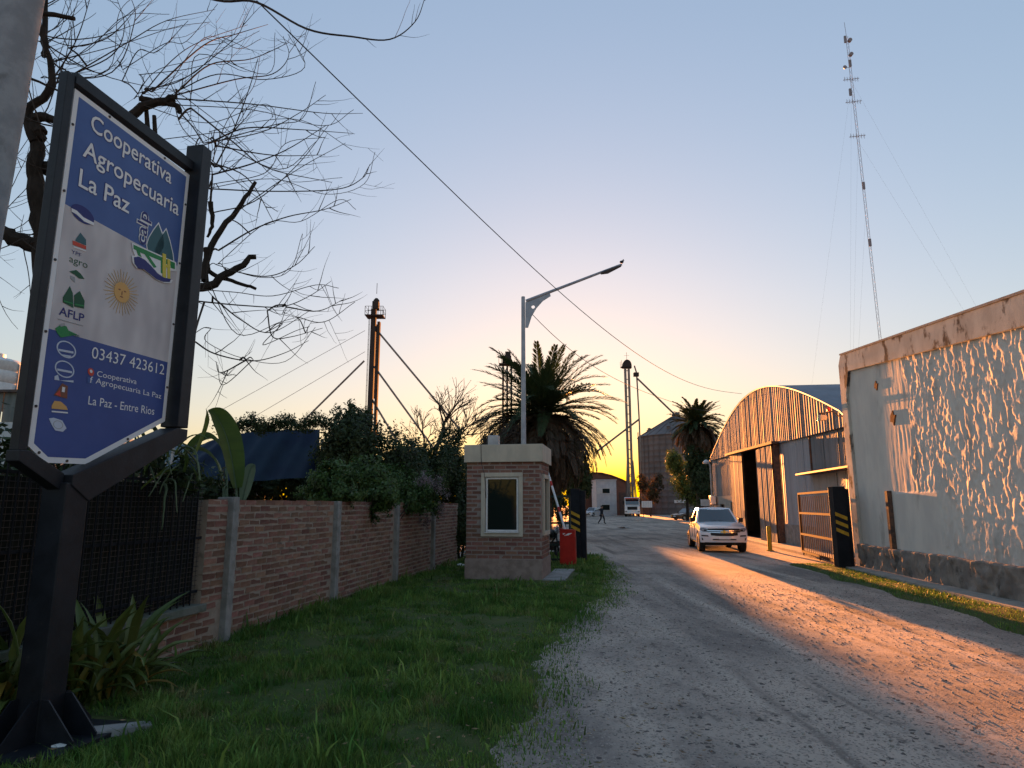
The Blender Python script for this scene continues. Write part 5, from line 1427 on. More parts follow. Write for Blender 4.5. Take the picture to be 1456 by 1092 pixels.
c = at(1012, 655, 46); t = thing('yard_lamp', 'round white yard lamp on a short arm at the left corner of the shed', 'lamp', c)
h = at(1004, 657, 46) - c
b = MB(); b.tube([(.1, 0, 0), (-.1, 0, .02), h + Vector((.1, 0, .08))], .03, 6); b.build('arm', M['galv'], t)
b = MB(); b.lathe([(.05, .16), (.16, .08), (.22, -.02), (.20, -.10), (.0, -.14)], 18, tuple(h)); b.build('head', M['white_frame'], t, smooth=True)

# air conditioner and boards by the far shed corner
c = on(1013, 711, FF.x0 - .3, FF.y0, FF.m); t = thing('air_conditioner', 'small air conditioner unit fixed at the far left end of the shed front', 'air conditioner', c, FF.rz)
b = MB(); b.box(-.45, .45, -.16, .16, -.3, .3); b.build('case', M['white_frame'], t, bevel=.02)
b = MB(); b.lathe([(.22, 0), (.22, .02), (.19, .02)], 18); b.build('fan_grille', M['dark_metal'], t, loc=(-.1, .165, 0), rot=(-math.pi / 2, 0, 0))
b = MB(); b.box(-.4, -.36, -.3, .14, -.36, -.305); b.box(.36, .4, -.3, .14, -.36, -.305); b.build('bracket', M['rust_metal'], t)
def board(label, px0, px1, py0, py1, Y, legs):
    a, e = at(px0, py1, Y), at(px1, py0, Y); t = thing('notice_board', label, 'sign', ((a.x + e.x) / 2, Y, 0), 0); hw = (e.x - a.x) / 2
    b = MB(); b.box(-hw, hw, -.03, .02, a.z, e.z); b.build('board', M['white_frame'], t, bevel=.01)
    b = MB()
    for f_ in legs: b.box(f_ * hw - .04, f_ * hw + .04, .021, .07, -.1, e.z - .05)
    b.build('leg', M['rust_metal'], t)
    return t, hw, a.z, e.z
t, hw, z0, z1 = board('white notice board on two legs in front of the silo', 912.5, 927, 712.5, 721.5, 105, (-.7, .7))
b = MB()
for k in range(4):
    for j in range(5): b.box(-hw * .8 + j * hw * .34, -hw * .8 + j * hw * .34 + hw * .24, -.034, -.031, z0 + (z1 - z0) * (.15 + .2 * k), z0 + (z1 - z0) * (.24 + .2 * k))
b.build('print', M['p_grey'], t)
board('plain pale sign board on a post beside the far shed corner', 996.5, 1009.5, 710, 719.5, 47, (.1,))

# ================================================================== grain elevator towers, silo, mast
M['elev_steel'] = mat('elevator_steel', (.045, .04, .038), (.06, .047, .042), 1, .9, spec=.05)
M['elev_galv'] = mat('elevator_galvanised', (.24, .22, .20), (.17, .15, .14), 1, .5, metal=.4)
def w_at(px, py, Y, t): return at(px, py, Y) - t.location
Y = 75; c = at(525, 700, Y); t = thing('grain_elevator', 'tall dark grain elevator leg with a railed platform, left of the lamp post', 'elevator tower', (c.x, Y, 0), 0, 'grain elevator towers')
zt = at(0, 440, Y).z; k = Y / FPX
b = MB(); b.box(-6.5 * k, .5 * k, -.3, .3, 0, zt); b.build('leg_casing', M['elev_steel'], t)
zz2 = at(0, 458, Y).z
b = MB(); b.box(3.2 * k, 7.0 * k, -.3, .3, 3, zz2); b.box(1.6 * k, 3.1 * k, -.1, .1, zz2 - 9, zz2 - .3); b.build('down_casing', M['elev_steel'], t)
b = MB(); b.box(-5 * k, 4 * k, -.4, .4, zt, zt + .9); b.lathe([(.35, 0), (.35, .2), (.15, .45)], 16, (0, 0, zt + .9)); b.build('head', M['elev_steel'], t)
b = MB(); b.box(-14 * k, 12 * k, -.8, .8, at(0, 451, Y).z, at(0, 451, Y).z + .12); pf = b.build('platform', M['elev_steel'], t)
b = MB(); z0 = at(0, 451, Y).z
for x_ in (-14, -9, -5, 5, 9, 12):
    for y_ in (-.8, .8): b.tube([(x_ * k, y_, z0), (x_ * k, y_, z0 + 1.1)], .03, 4)
for z_ in (.55, 1.1):
    for y_ in (-.8, .8): b.tube([(-14 * k, y_, z0 + z_), (12 * k, y_, z0 + z_)], .025, 4)
    for x_ in (-14, 12): b.tube([(x_ * k, -.8, z0 + z_), (x_ * k, .8, z0 + z_)], .025, 4)
b.build('handrail', M['elev_steel'], pf)
b = MB()
for q in ([(533, 466), (655, 612)], [(532, 521), (622, 645)], [(518, 513), (430, 600)], [(529, 568), (560, 620), (590, 660)]):
    b = MB(); b.tube([w_at(x_, y_, Y, t) for x_, y_ in q], .11, 8); b.build('spout', M['elev_galv'], t, smooth=True)
b = MB(); b.box(*(w_at(533, 465, Y, t).x - .25, w_at(533, 465, Y, t).x + .25), -.25, .25, w_at(533, 468, Y, t).z - .3, w_at(533, 468, Y, t).z + .3); b.build('spout_box', M['elev_steel'], t)
b = MB()
for x_ in (-9.5, -8.2): b.tube([(x_ * k, -.2, 2), (x_ * k, -.2, z0)], .025, 4)
z_ = 2
while z_ < z0: b.tube([(-9.5 * k, -.2, z_), (-8.2 * k, -.2, z_)], .018, 4); z_ += .6
b.build('ladder', M['elev_steel'], t)
b = MB(); b.tube([(0, 0, zt + 1.9), (0, 0, zt + 3.2)], .03, 4); b.build('lightning_rod', M['elev_steel'], t)
for q in ([(519, 470), (340, 590)], [(519, 500), (350, 620)]):
    b = MB(); e = w_at(*q[1], Y, t); b.tube([w_at(*q[0], Y, t), (e.x * 1.2, e.y, e.z)], .025, 4); b.build('guy_wire', M['elev_galv'], t)

Y = 120; c = at(897, 700, Y); t = thing('grain_elevator', 'slim sunlit grain elevator with a domed head left of the silo', 'elevator tower', (c.x, Y, 0), 0, 'grain elevator towers'); k = Y / FPX
zt = at(0, 520, Y).z
b = MB(); b.box(-4.2 * k, -1.2 * k, -.3, .3, 0, zt); b.box(1.0 * k, 3.8 * k, -.3, .3, 0, zt); b.build('leg_casing', M['elev_galv'], t)
b = MB()
z_ = 2
while z_ < zt: b.box(-1.19 * k, .99 * k, -.05, .05, z_, z_ + .14); z_ += 1.6
b.build('brace', M['elev_galv'], t)
b = MB(); n = 14; b.prism([(6.4 * k * math.cos(math.pi * i / n), 8.5 * k * math.sin(math.pi * i / n)) for i in range(n + 1)] + [(-6.4 * k, -.5), (6.4 * k, -.5)], -.45, .45, 'y'); b.build('head', M['elev_steel'], t, loc=(0, 0, zt), smooth=True)
b = MB(); b.box(-8.5 * k, 4 * k, -.7, .7, zt - .35, zt - .2); b.tube([(-8.5 * k, -.7, zt - .2), (-8.5 * k, -.7, zt + .9)], .03, 4); b.tube([(-8.5 * k, .7, zt - .2), (-8.5 * k, .7, zt + .9)], .03, 4); b.build('platform', M['elev_steel'], t)
b = MB(); b.tube([(0, 0, zt + 1), (0, 0, zt + 2.5)], .03, 4); b.tube([(-.5, 0, zt + 1.9), (.5, 0, zt + 1.9)], .02, 4); b.build('lightning_rod', M['elev_steel'], t)
for q, r_ in (([(902, 520), (905, 530), (906, 545), (909, 600), (911, 655)], .14), ([(906, 538), (958, 588)], .17), ([(909, 596), (850, 641)], .17)):
    b = MB(); b.tube([w_at(x_, y_, Y, t) for x_, y_ in q], r_, 8); b.build('spout', M['elev_galv'], t, smooth=True)
q = w_at(904.5, 533, Y, t); b = MB(); b.box(q.x - .45, q.x + .45, -.4, .4, q.z - .3, q.z + .4); b.build('spout_box', M['elev_steel'], t)
b = MB(); zb_ = at(0, 655, Y).z
for x_ in (-7, 8): b.tube([(x_ * k, -.8, 0), (x_ * .5 * k, -.3, zb_)], .1, 5); b.tube([(x_ * k, .8, 0), (x_ * .5 * k, .3, zb_)], .1, 5)
for i in range(6):
    z0 = zb_ * i / 6; z1 = zb_ * (i + 1) / 6; s = 1 if i % 2 else -1
    b.tube([(s * 6.5 * k * (1 - i / 13), -.6, z0), (-s * 6.5 * k * (1 - (i + 1) / 13), -.6, z1)], .06, 4)
b.build('base_lattice', M['elev_galv'], t)

Y = 90; c = at(721, 700, Y); t = thing('grain_elevator', 'lattice elevator tower with a boxy head half hidden behind the palm', 'elevator tower', (c.x, Y, 0), 0, 'grain elevator towers'); k = Y / FPX
zt = at(0, 516, Y).z
for x_ in (-6, 0, 6): b = MB(); b.box(x_ * k - .13, x_ * k + .13, -.3, .3, 0, zt); b.build('leg', M['elev_steel'], t)
b = MB(); z_ = 1; i = 0
while z_ < zt - 1.2:
    for xa, xb in ((-6, 0), (0, 6)):
        s = (i % 2) * 2 - 1
        b.tube([(((xa if s > 0 else xb)) * k, 0, z_), (((xb if s > 0 else xa)) * k, 0, z_ + 1.4)], .05, 4); b.tube([(xa * k, 0, z_), (xb * k, 0, z_)], .05, 4)
    z_ += 1.4; i += 1
b.build('lattice', M['elev_steel'], t)
b = MB(); b.box(-7 * k, 6 * k, -.6, .6, zt, zt + .9); b.box(-3 * k, 5 * k, -.5, .5, zt + .9, zt + 1.5); b.build('head', M['elev_steel'], t)
b = MB(); b.box(-12 * k, 8 * k, -.8, .8, zt - .3, zt - .18)
for x_ in (-12, -8): b.tube([(x_ * k, -.8, zt - .2), (x_ * k, -.8, zt + .9)], .03, 4)
b.tube([(-12 * k, -.8, zt + .9), (-7 * k, -.8, zt + .9)], .03, 4); b.build('platform', M['elev_steel'], t)

M['silo'] = mat('silo_steel', (.17, .155, .15), (.13, .12, .118), .6, .6, metal=.25, stretch=(1, 1, .3))
Y = 140; c = at(966, 700, Y); R_ = c.x - at(911, 700, Y).x; t = thing('grain_silo', 'huge round corrugated grain silo with a conical roof behind the trees', 'silo', (c.x, Y, 0))
ze, zp_ = at(0, 622, Y).z, at(0, 593, Y).z
prof = []; z_ = 0; i = 0
while z_ < ze:
    prof += [(R_, z_), (R_ + .05, z_ + .12), (R_ + .05, z_ + .30), (R_, z_ + .42)]; z_ += 1.15
prof = [q for q in prof if q[1] < ze] + [(R_, ze)]
b = MB(); b.lathe(prof, 48, cap=False); b.build('silo_wall', M['silo'], t, smooth=True)
b = MB(); b.lathe([(R_ + .25, ze - .1), (R_ + .25, ze), (.9, zp_), (.9, zp_ + .5), (.5, zp_ + .9), (0, zp_ + .9)], 48, cap=False); b.build('silo_roof', M['silo'], t)
b = MB()
for i in range(24):
    a = 2 * math.pi * i / 24; p0 = Vector((math.cos(a), math.sin(a), 0)); b.tube([p0 * (R_ + .2) + Vector((0, 0, ze + .06)), p0 * 1.0 + Vector((0, 0, zp_ + .06))], .06, 4)
b.build('roof_rib', M['silo'], t)
b = MB()
for i in range(36):
    a = 2 * math.pi * i / 36; x_, y_ = (R_ + .08) * math.cos(a), (R_ + .08) * math.sin(a); b.tube([(x_, y_, 0), (x_, y_, ze)], .05, 4)
b.build('stiffener', M['silo'], t)
for i in range(3):
    a = math.radians(-101 + (-8 + 5.2 * i)); b = MB(); b.box(-.32, .32, -.06, .06, -.3, .3); b.build('hatch', M['white_frame'], t, loc=((R_ + .16) * math.cos(a), (R_ + .16) * math.sin(a), at(0, 713, 132).z), rot=(0, 0, a + math.pi / 2), bevel=.03)
for i, a in enumerate((2.2, 2.7, 3.3, 4.2, 5.0)):
    f_ = .35; b = MB(); b.lathe([(.35, 0), (.35, .5), (.5, .55), (.0, .8)], 10, (math.cos(a) * R_ * .75, math.sin(a) * R_ * .75, ze + (zp_ - ze) * .27)); b.build('roof_vent', M['silo'], t)
b = MB(); b.tube([(-R_ - .3, -1, 0), (-R_ - .3, -1, ze + 1)], .05, 4); b.tube([(-R_ - .3, -.5, 0), (-R_ - .3, -.5, ze + 1)], .05, 4); b.build('ladder', M['elev_galv'], t)

M['mast'] = mat('mast_paint', (.20, .21, .24), (.25, .24, .26), 1, .6)
Y = 82; A = at(1257, 520, Y); B = at(1203.5, 52, Y); c = Vector((A.x, Y, 0)); t = thing('radio_mast', 'tall slender guyed radio mast with antennas near its top', 'radio mast', c)
top = B - c; ax = lambda f_: Vector((top.x * f_, 0, top.z * f_))
wl = .17; b = MB()
legs = [(wl * math.cos(a), wl * math.sin(a)) for a in (math.pi / 2, math.pi * 7 / 6, math.pi * 11 / 6)]
for lx_, ly_ in legs: b.tube([ax(0) + Vector((lx_, ly_, 0)), ax(1) + Vector((lx_, ly_, 0))], .026, 4)
n = 90
for i in range(n):
    for j in range(3):
        p0, p1 = legs[j], legs[(j + 1) % 3]
        if i % 2: p0, p1 = p1, p0
        b.tube([ax(i / n) + Vector((p0[0], p0[1], 0)), ax((i + 1) / n) + Vector((p1[0], p1[1], 0))], .012, 3, cap=False)
b.build('lattice', M['mast'], t)
b = MB(); b.tube([ax(1), ax(1) + Vector((-.1, 0, 2.2))], .03, 4); b.build('rod', M['mast'], t)
def fpy(py): return (at(0, py, Y).z) / top.z
for py, dx, kind in ((56, -.2, 'panel'), (58, .35, 'drum'), (78, .3, 'drum'), (90, .1, 'panel'), (96, -.7, 'dish'), (114, .4, 'yagi'), (131, -.3, 'panel'), (146, .2, 'yagi'), (195, .2, 'yagi'), (264, .1, 'panel'), (345, .1, 'panel')):
    p0 = ax(fpy(py)); b = MB()
    if kind == 'panel': b.box(p0.x + dx - .15, p0.x + dx + .15, -.1, .1, p0.z - .5, p0.z + .5)
    elif kind == 'drum': b.tube([(p0.x + dx, -.3, p0.z), (p0.x + dx, .1, p0.z)], .26, 14)
    elif kind == 'dish': b.tube([(p0.x + dx, -.1, p0.z), (p0.x + dx, .2, p0.z)], [.28, .08], 14)
    else:
        b.tube([(p0.x - 1.1, 0, p0.z), (p0.x + 1.1, 0, p0.z + .3)], .04, 4)
        for j in range(6): xx = p0.x - .9 + j * .36; b.tube([(xx, -.3, p0.z + .15), (xx, .3, p0.z + .15)], .02, 3); b.tube([(xx, 0, p0.z - .2), (xx, 0, p0.z + .5)], .03, 3)
    b.tube([(p0.x, 0, p0.z), (p0.x + dx, 0, p0.z)], .035, 4); b.build('antenna', M['mast'], t)
for i, (py, gx, gy) in enumerate(((115, -9, -6), (200, -9, -6), (300, -9, -6), (115, 26, 3), (200, 26, 3), (115, -6, 16))):
    b = MB(); b.tube([ax(fpy(py)), (gx, gy, 0)], .006, 3); b.build('guy_wire', M['elev_galv'], t)

# ================================================================== far yard buildings
M['brown_tin'] = mat('brown_tin', (.16, .085, .065), (.12, .07, .055), 1, .7, rand=.1)
Y = 128; c = at(866, 700, Y); t = thing('brown_warehouse', 'brown metal warehouse with a low curved roof at the end of the yard', 'warehouse', (c.x, Y, 0)); k = Y / FPX
pr = [(-34, 676), (-22, 673), (-10, 673.5), (4, 677), (18, 682.5), (31, 689)]
pts = [(x_ * k, at(0, y_, Y).z) for x_, y_ in pr]
b = MB(); b.prism([(-34 * k, 0)] + pts + [(31 * k, 0)], 0, 16, 'y'); b.build('wall', M['brown_tin'], t)
b = MB(); b.prism([(x_, z_ + .02) for x_, z_ in pts] + [(x_, z_ + .22) for x_, z_ in pts[::-1]], -.4, 16.4, 'y'); b.build('roof', M['rust_metal'], t)
b = MB(); b.box(14 * k, 24 * k, -.06, .0, 0, 4.2); b.build('door', M['dark_metal'], t)
Y = 120; a_, e_ = at(848, 700, Y), at(876.5, 700, Y); t = thing('white_office', 'white two storey office block with two windows at the end of the yard', 'office building', ((a_.x + e_.x) / 2, Y, 0)); hw = (e_.x - a_.x) / 2; zt = at(0, 683, Y).z
M['office_white'] = mat('office_white', (.55, .57, .60), (.46, .48, .52), 1.5, .85, c3=(.35, .36, .38), s3=1, k3=(.6, .8))
b = MB(); b.box(-hw, hw, 0, 7, -.1, zt); b.build('wall', M['office_white'], t)
b = MB(); b.box(-hw - .1, hw + .1, -.15, 7.1, zt, zt + .15); b.build('parapet', M['office_white'], t)
for (x0, x1, y0, y1, m) in ((849, 855.5, 694, 702, 'white_frame'), (856, 867.5, 694, 702, 'dark_glass'), (855, 867.5, 717, 726, 'dark_glass')):
    p0, p1 = at(x0, y1, Y) - t.location, at(x1, y0, Y) - t.location
    b = MB(); ring(b, p0.x, p1.x, p0.z, p1.z, .09, -.08, .0); w_ = b.build('window', M['white_frame'], t)
    b = MB(); b.box(p0.x + .09, p1.x - .09, -.04, -.03, p0.z + .09, p1.z - .09); b.build('pane', M[m], w_)
# ================================================================== vehicles
def boxgrid(fn, na, nt, ns):
    """closed skin of a box, fn(a, t, s) with a in -1..1 across, t 0..1 along, s 0..1 up"""
    V = []; F = []; idx = {}
    def vid(i, j, k):
        if (i, j, k) not in idx: idx[(i, j, k)] = len(V); V.append(fn(-1 + 2 * i / na, j / nt, k / ns))
        return idx[(i, j, k)]
    for i in range(na):
        for j in range(nt):
            for k, fl in ((0, 0), (ns, 1)):
                q = [vid(i, j, k), vid(i + 1, j, k), vid(i + 1, j + 1, k), vid(i, j + 1, k)]; F.append(tuple(q if fl else q[::-1]))
    for j in range(nt):
        for k in range(ns):
            for i, fl in ((0, 0), (na, 1)):
                q = [vid(i, j, k), vid(i, j + 1, k), vid(i, j + 1, k + 1), vid(i, j, k + 1)]; F.append(tuple(q if fl else q[::-1]))
    for i in range(na):
        for k in range(ns):
            for j, fl in ((0, 0), (nt, 1)):
                q = [vid(i, j, k), vid(i, j, k + 1), vid(i + 1, j, k + 1), vid(i + 1, j, k)]; F.append(tuple(q if fl else q[::-1]))
    return V, F
def cut_arches(mb, cyls, m, name, parent):
    """body mesh with wheel arches cut by cylinders (x across)"""
    me = mb.mesh('body'); bm = bmesh.new(); bm.from_mesh(me); bmesh.ops.recalc_face_normals(bm, faces=bm.faces); bm.to_mesh(me); bm.free()
    o = link(name, me); tmp = []
    for (y, z, r) in cyls:
        bm = bmesh.new(); bmesh.ops.create_cone(bm, cap_ends=True, segments=28, radius1=r, radius2=r, depth=4, matrix=Matrix.Translation((0, y, z)) @ Matrix.Rotation(math.pi / 2, 4, 'Y'))
        cm = D.meshes.new('cut'); bm.to_mesh(cm); bm.free(); co_ = link('cut', cm); tmp.append(co_)
        md = o.modifiers.new('b', 'BOOLEAN'); md.operation = 'DIFFERENCE'; md.object = co_; md.solver = 'EXACT'
    bpy.context.view_layer.update()
    me2 = evaluated(o); D.objects.remove(o)
    for c_ in tmp: D.objects.remove(c_)
    me2.materials.clear(); me2.shade_smooth(); me2.set_sharp_from_angle(angle=math.radians(35))
    return link(name, me2, m, parent)
M['car_white'] = mat('car_white', (.70, .71, .73), rough=.22, spec=.6, coat=.8)
M['car_silver'] = mat('car_silver', (.42, .46, .52), rough=.3, metal=.3, coat=.6)
M['car_dark'] = mat('car_dark', (.06, .03, .03), rough=.25, coat=.8)
M['chrome'] = mat('chrome', (.70, .70, .70), rough=.15, metal=1)
M['black_plastic'] = mat('black_plastic', (.015, .015, .016), rough=.45)
M['auto_glass'] = mat('auto_glass', (.010, .012, .014), rough=.02, spec=1.0, coat=1.0)
M['lamp_clear'] = mat('lamp_clear', (.30, .31, .33), (.12, .12, .13), 14, .12, coat=1)
M['rim'] = mat('wheel_rim', (.40, .41, .42), rough=.35, metal=.6)
def wheel(parent, x, y, r, wd, nm='wheel'):
    sgn = 1 if x > 0 else -1
    b = MB(); b.lathe([(r * .62, -wd / 2), (r * .93, -wd / 2), (r, -wd * .32), (r, wd * .32), (r * .93, wd / 2), (r * .62, wd / 2)], 28, cap=False)
    w_ = b.build('wheel', M['rubber'], parent, smooth=True, loc=(x, y, r), rot=(0, math.pi / 2 * sgn, 0))
    b = MB(); b.lathe([(r * .64, -wd * .4), (r * .64, wd * .42), (r * .58, wd * .42), (r * .52, wd * .22), (.0, wd * .22)], 28, cap=False)
    for k in range(6):
        a = 2 * math.pi * k / 6; ca, sa = math.cos(a), math.sin(a); T = Matrix.Rotation(a, 4, 'Z'); b.box(.03, r * .6, -.035, .035, wd * .2, wd * .36, T=T)
    b.lathe([(.06, wd * .2), (.06, wd * .4), (0, wd * .42)], 12, cap=False)
    b.build('rim', M['rim'], w_, smooth=True)
def quad_in(P, u0, u1, v0, v1, off):
    """quad inside face P (4 corners, bottom-left, bottom-right, top-right, top-left) pushed out by off"""
    P = [Vector(p) for p in P]
    n = (P[1] - P[0]).cross(P[3] - P[0]).normalized()
    f = lambda u, v: (P[0].lerp(P[1], u)).lerp(P[3].lerp(P[2], u), v) + n * off
    return [f(u0, v0), f(u1, v0), f(u1, v1), f(u0, v1)]
def slab(mb, q, th, mi=0):
    q = [Vector(p) for p in q]; n = (q[1] - q[0]).cross(q[3] - q[0]).normalized() * th
    mb.add([p - n for p in q] + q, [(3, 2, 1, 0), (4, 5, 6, 7), (0, 1, 5, 4), (1, 2, 6, 5), (2, 3, 7, 6), (3, 0, 4, 7)], mi)

def pickup(loc, rz, sc):
    t = thing('pickup_truck', 'white double cab pickup parked facing us by the shed door', 'pickup truck', loc, rz); t.scale = (sc,) * 3
    FY = -2.62
    ty = np.array([0, .06, .16, .36, .42, .60, 1.0]); tz = np.array([1.00, 1.03, 1.07, 1.16, 1.17, 1.12, 1.12])
    def warp(x, y, z):
        f_ = max(0, min(1, (-1.7 - y) / .9)); y2 = y + .30 * (abs(x) / .93) ** 2.6 * f_ + f_ * .16 * max(0, (z - .62) / .5) ** 1.6 + f_ * .05 * max(0, (.5 - z) / .2)
        return y2
    def body(a, tt, s):
        y = FY + tt * (1.05 - FY)
        zt = float(np.interp(tt, ty, tz)); zb = .40 - .10 * max(0, 1 - tt / .06) * 0
        z = zb + (zt - zb) * s
        hw_ = .93 * (1 - .05 * s ** 5 - .035 * (1 - s) ** 3)
        x = a * hw_; z += .035 * (1 - a * a) * (s ** 4) * (1 if tt < .42 else 0)
        return (x, warp(x, y, z), z)
    mb = MB(); mb.add(*boxgrid(body, 14, 26, 8))
    cut_arches(mb, [(-1.72, .40, .46)], M['car_white'], 'body', t)
    bd = MB()
    # cargo bed with open box
    bd.box(-.91, -.80, 1.06, 2.66, .45, 1.13); bd.box(.80, .91, 1.06, 2.66, .45, 1.13); bd.box(-.80, .80, 1.06, 1.12, .45, 1.13); bd.box(-.80, .80, 2.58, 2.66, .45, 1.13); bd.box(-.80, .80, 1.12, 2.58, .45, .68)
    cut_arches(bd, [(1.45, .40, .46)], M['car_white'], 'cargo_bed', t)
    # cabin
    Z0, Z1 = 1.13, 1.74
    fb, ft, rt_, rb_ = -1.02, -.28, .72, 1.02
    wb, wt = .88, .665
    def cab(a, tt, s):
        y0 = fb + (ft - fb) * s; y1 = rb_ + (rt_ - rb_) * s; y = y0 + (y1 - y0) * tt
        hw_ = wb + (wt - wb) * s - .05 * max(0, s - .8) * (1 if True else 0)
        z = Z0 + (Z1 - Z0) * s + (.045 * (1 - a * a) * (math.sin(math.pi * tt) * .5 + .5) if s > .99 else 0)
        bow = .10 * a * a * (1 - tt) ** 6
        return (a * hw_, y + bow, z)
    mb = MB(); mb.add(*boxgrid(cab, 10, 12, 5)); cb_ = mb.build('cabin', M['car_white'], t, smooth=True)
    def cp(a, tt, s): return Vector(cab(a, tt, s))
    def glassgrid(fix, rng_a, rng_b, off, name):
        """glass following the cabin skin; fix='front' or 'side'"""
        V, F = [], []; n = 8
        for j in range(n + 1):
            for i in range(n + 1):
                u = rng_a[0] + (rng_a[1] - rng_a[0]) * i / n; v = rng_b[0] + (rng_b[1] - rng_b[0]) * j / n
                p = cp(u, 0, v) + Vector((0, -off, off * .5)) if fix == 'front' else (cp(1 if fix == 'right' else -1, u, v) + Vector((off if fix == 'right' else -off, 0, off * .3)) if fix != 'rear' else cp(u, 1, v) + Vector((0, off, off * .4)))
                V.append(p)
        mb = MB(); mb.add(V, [tuple(f_) for f_ in grid_faces(n + 1, n + 1)]); return mb.build(name, M['auto_glass'], t, smooth=True)
    glassgrid('front', (-.90, .90), (.06, .92), .006, 'windscreen')
    for sd in ('left', 'right'):
        glassgrid(sd, (.16, .50), (.10, .86), .006, 'side_window'); glassgrid(sd, (.54, .86), (.10, .86), .006, 'side_window')
    glassgrid('rear', (-.8, .8), (.2, .85), .006, 'rear_window')
    # front end pieces follow the curved nose
    def nose(pts, off, name, m, th=.03):
        n = len(pts); V = [(x, warp(x, FY, z) - off, z) for x, z in pts] + [(x, warp(x, FY, z) - off + th, z) for x, z in pts]
        mb = MB(); mb.add(V, [tuple(range(n)), tuple(range(n, 2 * n))[::-1]] + [(i, (i + 1) % n, n + (i + 1) % n, n + i) for i in range(n)]); return mb.build(name, m, t)
    def dense(pts, k=6):
        out = []
        for i in range(len(pts)):
            a, q = pts[i], pts[(i + 1) % len(pts)]
            for j in range(k): out.append((a[0] + (q[0] - a[0]) * j / k, a[1] + (q[1] - a[1]) * j / k))
        return out
    def nose_strip(xa, xb, za, zb, off, name, m, n=14):
        """band between lower line za(x) and upper line zb(x)"""
        V = []
        for i in range(n + 1):
            x = xa + (xb - xa) * i / n
            for z in (za(x), zb(x)): V.append((x, warp(x, FY, z) - off, z))
        mb = MB(); mb.add(V, [(2 * i, 2 * i + 2, 2 * i + 3, 2 * i + 1) for i in range(n)]); return mb.build(name, m, t)
    K = lambda v: (lambda x: v)
    g = nose_strip(-.62, .62, lambda x: .80 - .0 * abs(x), lambda x: .955 - .02 * abs(x), .012, 'grille', M['black_plastic'])
    nose_strip(-.52, .52, lambda x: .66 + .12 * max(0, abs(x) - .30) , lambda x: .795, .012, 'grille', M['black_plastic'])
    nose_strip(-.66, .66, lambda x: .835 + .02 * abs(x), lambda x: .870 + .02 * abs(x), .020, 'chrome_bar', M['chrome'])
    nose_strip(-.60, .60, lambda x: .772 + .03 * abs(x), lambda x: .797 + .03 * abs(x), .018, 'chrome_bar', M['chrome'])
    M['bowtie'] = mat('bowtie_gold', (.62, .34, .06), rough=.3, metal=.6)
    bt_ = [(-.15, .79), (-.045, .79), (-.045, .765), (.045, .765), (.045, .79), (.15, .79), (.125, .85), (.045, .85), (.045, .875), (-.045, .875), (-.045, .85), (-.125, .85)]
    nose(bt_, .032, 'emblem', M['bowtie'])
    for s in (-1, 1):
        V = [(.60, .815), (.62, .93), (.76, .965), (.88, .955), (.90, .89), (.80, .82)]
        mbp = [(s * x, z) for x, z in V]; hl = nose(mbp, .012, 'headlight', M['lamp_clear'], .06)
        nose([(s * .63, .835), (s * .64, .90), (s * .75, .91), (s * .76, .84)], .02, 'lamp_lens', M['black_plastic'], .02)
        nose([(s * .60, .63), (s * .86, .64), (s * .86, .69), (s * .62, .685)], .010, 'fog_lamp_slot', M['black_plastic'], .03)
        nose([(s * .38, .50), (s * .84, .48), (s * .86, .58), (s * .40, .54)], .010, 'lower_intake', M['black_plastic'], .03)
        # mirrors, doors, arches
        mb = MB(); mb.box(s * .99 - .10, s * .99 + .10, -.80, -.70, 1.16, 1.34); mb.build('mirror', M['black_plastic'], t, bevel=.03)
        mb = MB()
        for y in (-.72, .10, .95): mb.box(s * .925 - .008, s * .925 + .008, y, y + .012, .52, 1.12)
        mb.build('door_gap', M['black_plastic'], t)
        for y in (-.02, .80): mb = MB(); mb.box(s * .935 - .02, s * .935 + .02, y - .16, y, .98, 1.01); mb.build('door_handle', M['car_white'], t)
        mb = MB(); mb.box(s * .80 - .08, s * .80 + .10, -1.05, .9, .34, .40); mb.build('side_step', M['black_plastic'], t)
        wheel(t, s * .80, -1.72, .385, .25); wheel(t, s * .80, 1.45, .385, .25)
    nose_strip(-.40, .40, K(.50), K(.545), .010, 'lower_intake', M['black_plastic'])
    nose([(-.22, .53), (.22, .53), (.22, .63), (-.22, .63)], .022, 'number_plate', M['p_white'])
    nose_strip(-.75, .75, K(.365), K(.41), .004, 'skid_plate', M['black_plastic'])
    mb = MB(); mb.box(-.75, .75, -2.2, 2.4, .28, .42); mb.build('chassis', M['black_plastic'], t)
    mb = MB(); mb.box(-.86, .86, 2.66, 2.72, .45, .62); mb.build('rear_bumper', M['chrome'], t, bevel=.02)
    mb = MB(); mb.tube([(-.1, -.05, Z1 + .03), (-.1, .1, Z1 + .25)], .012, 5); mb.build('aerial', M['black_plastic'], t)
    for s in (-1, 1):
        mb = MB()
        for k in range(2): mb.tube([(s * (.3 + .02 * k), -1.06 - .0 * k, Z0 + .05), (s * .05, -.98, Z0 + .10)], .008, 4)
        mb.build('wiper', M['black_plastic'], t)
    return t
pickup((8.34, 28.2, 0), math.radians(-8), .95)

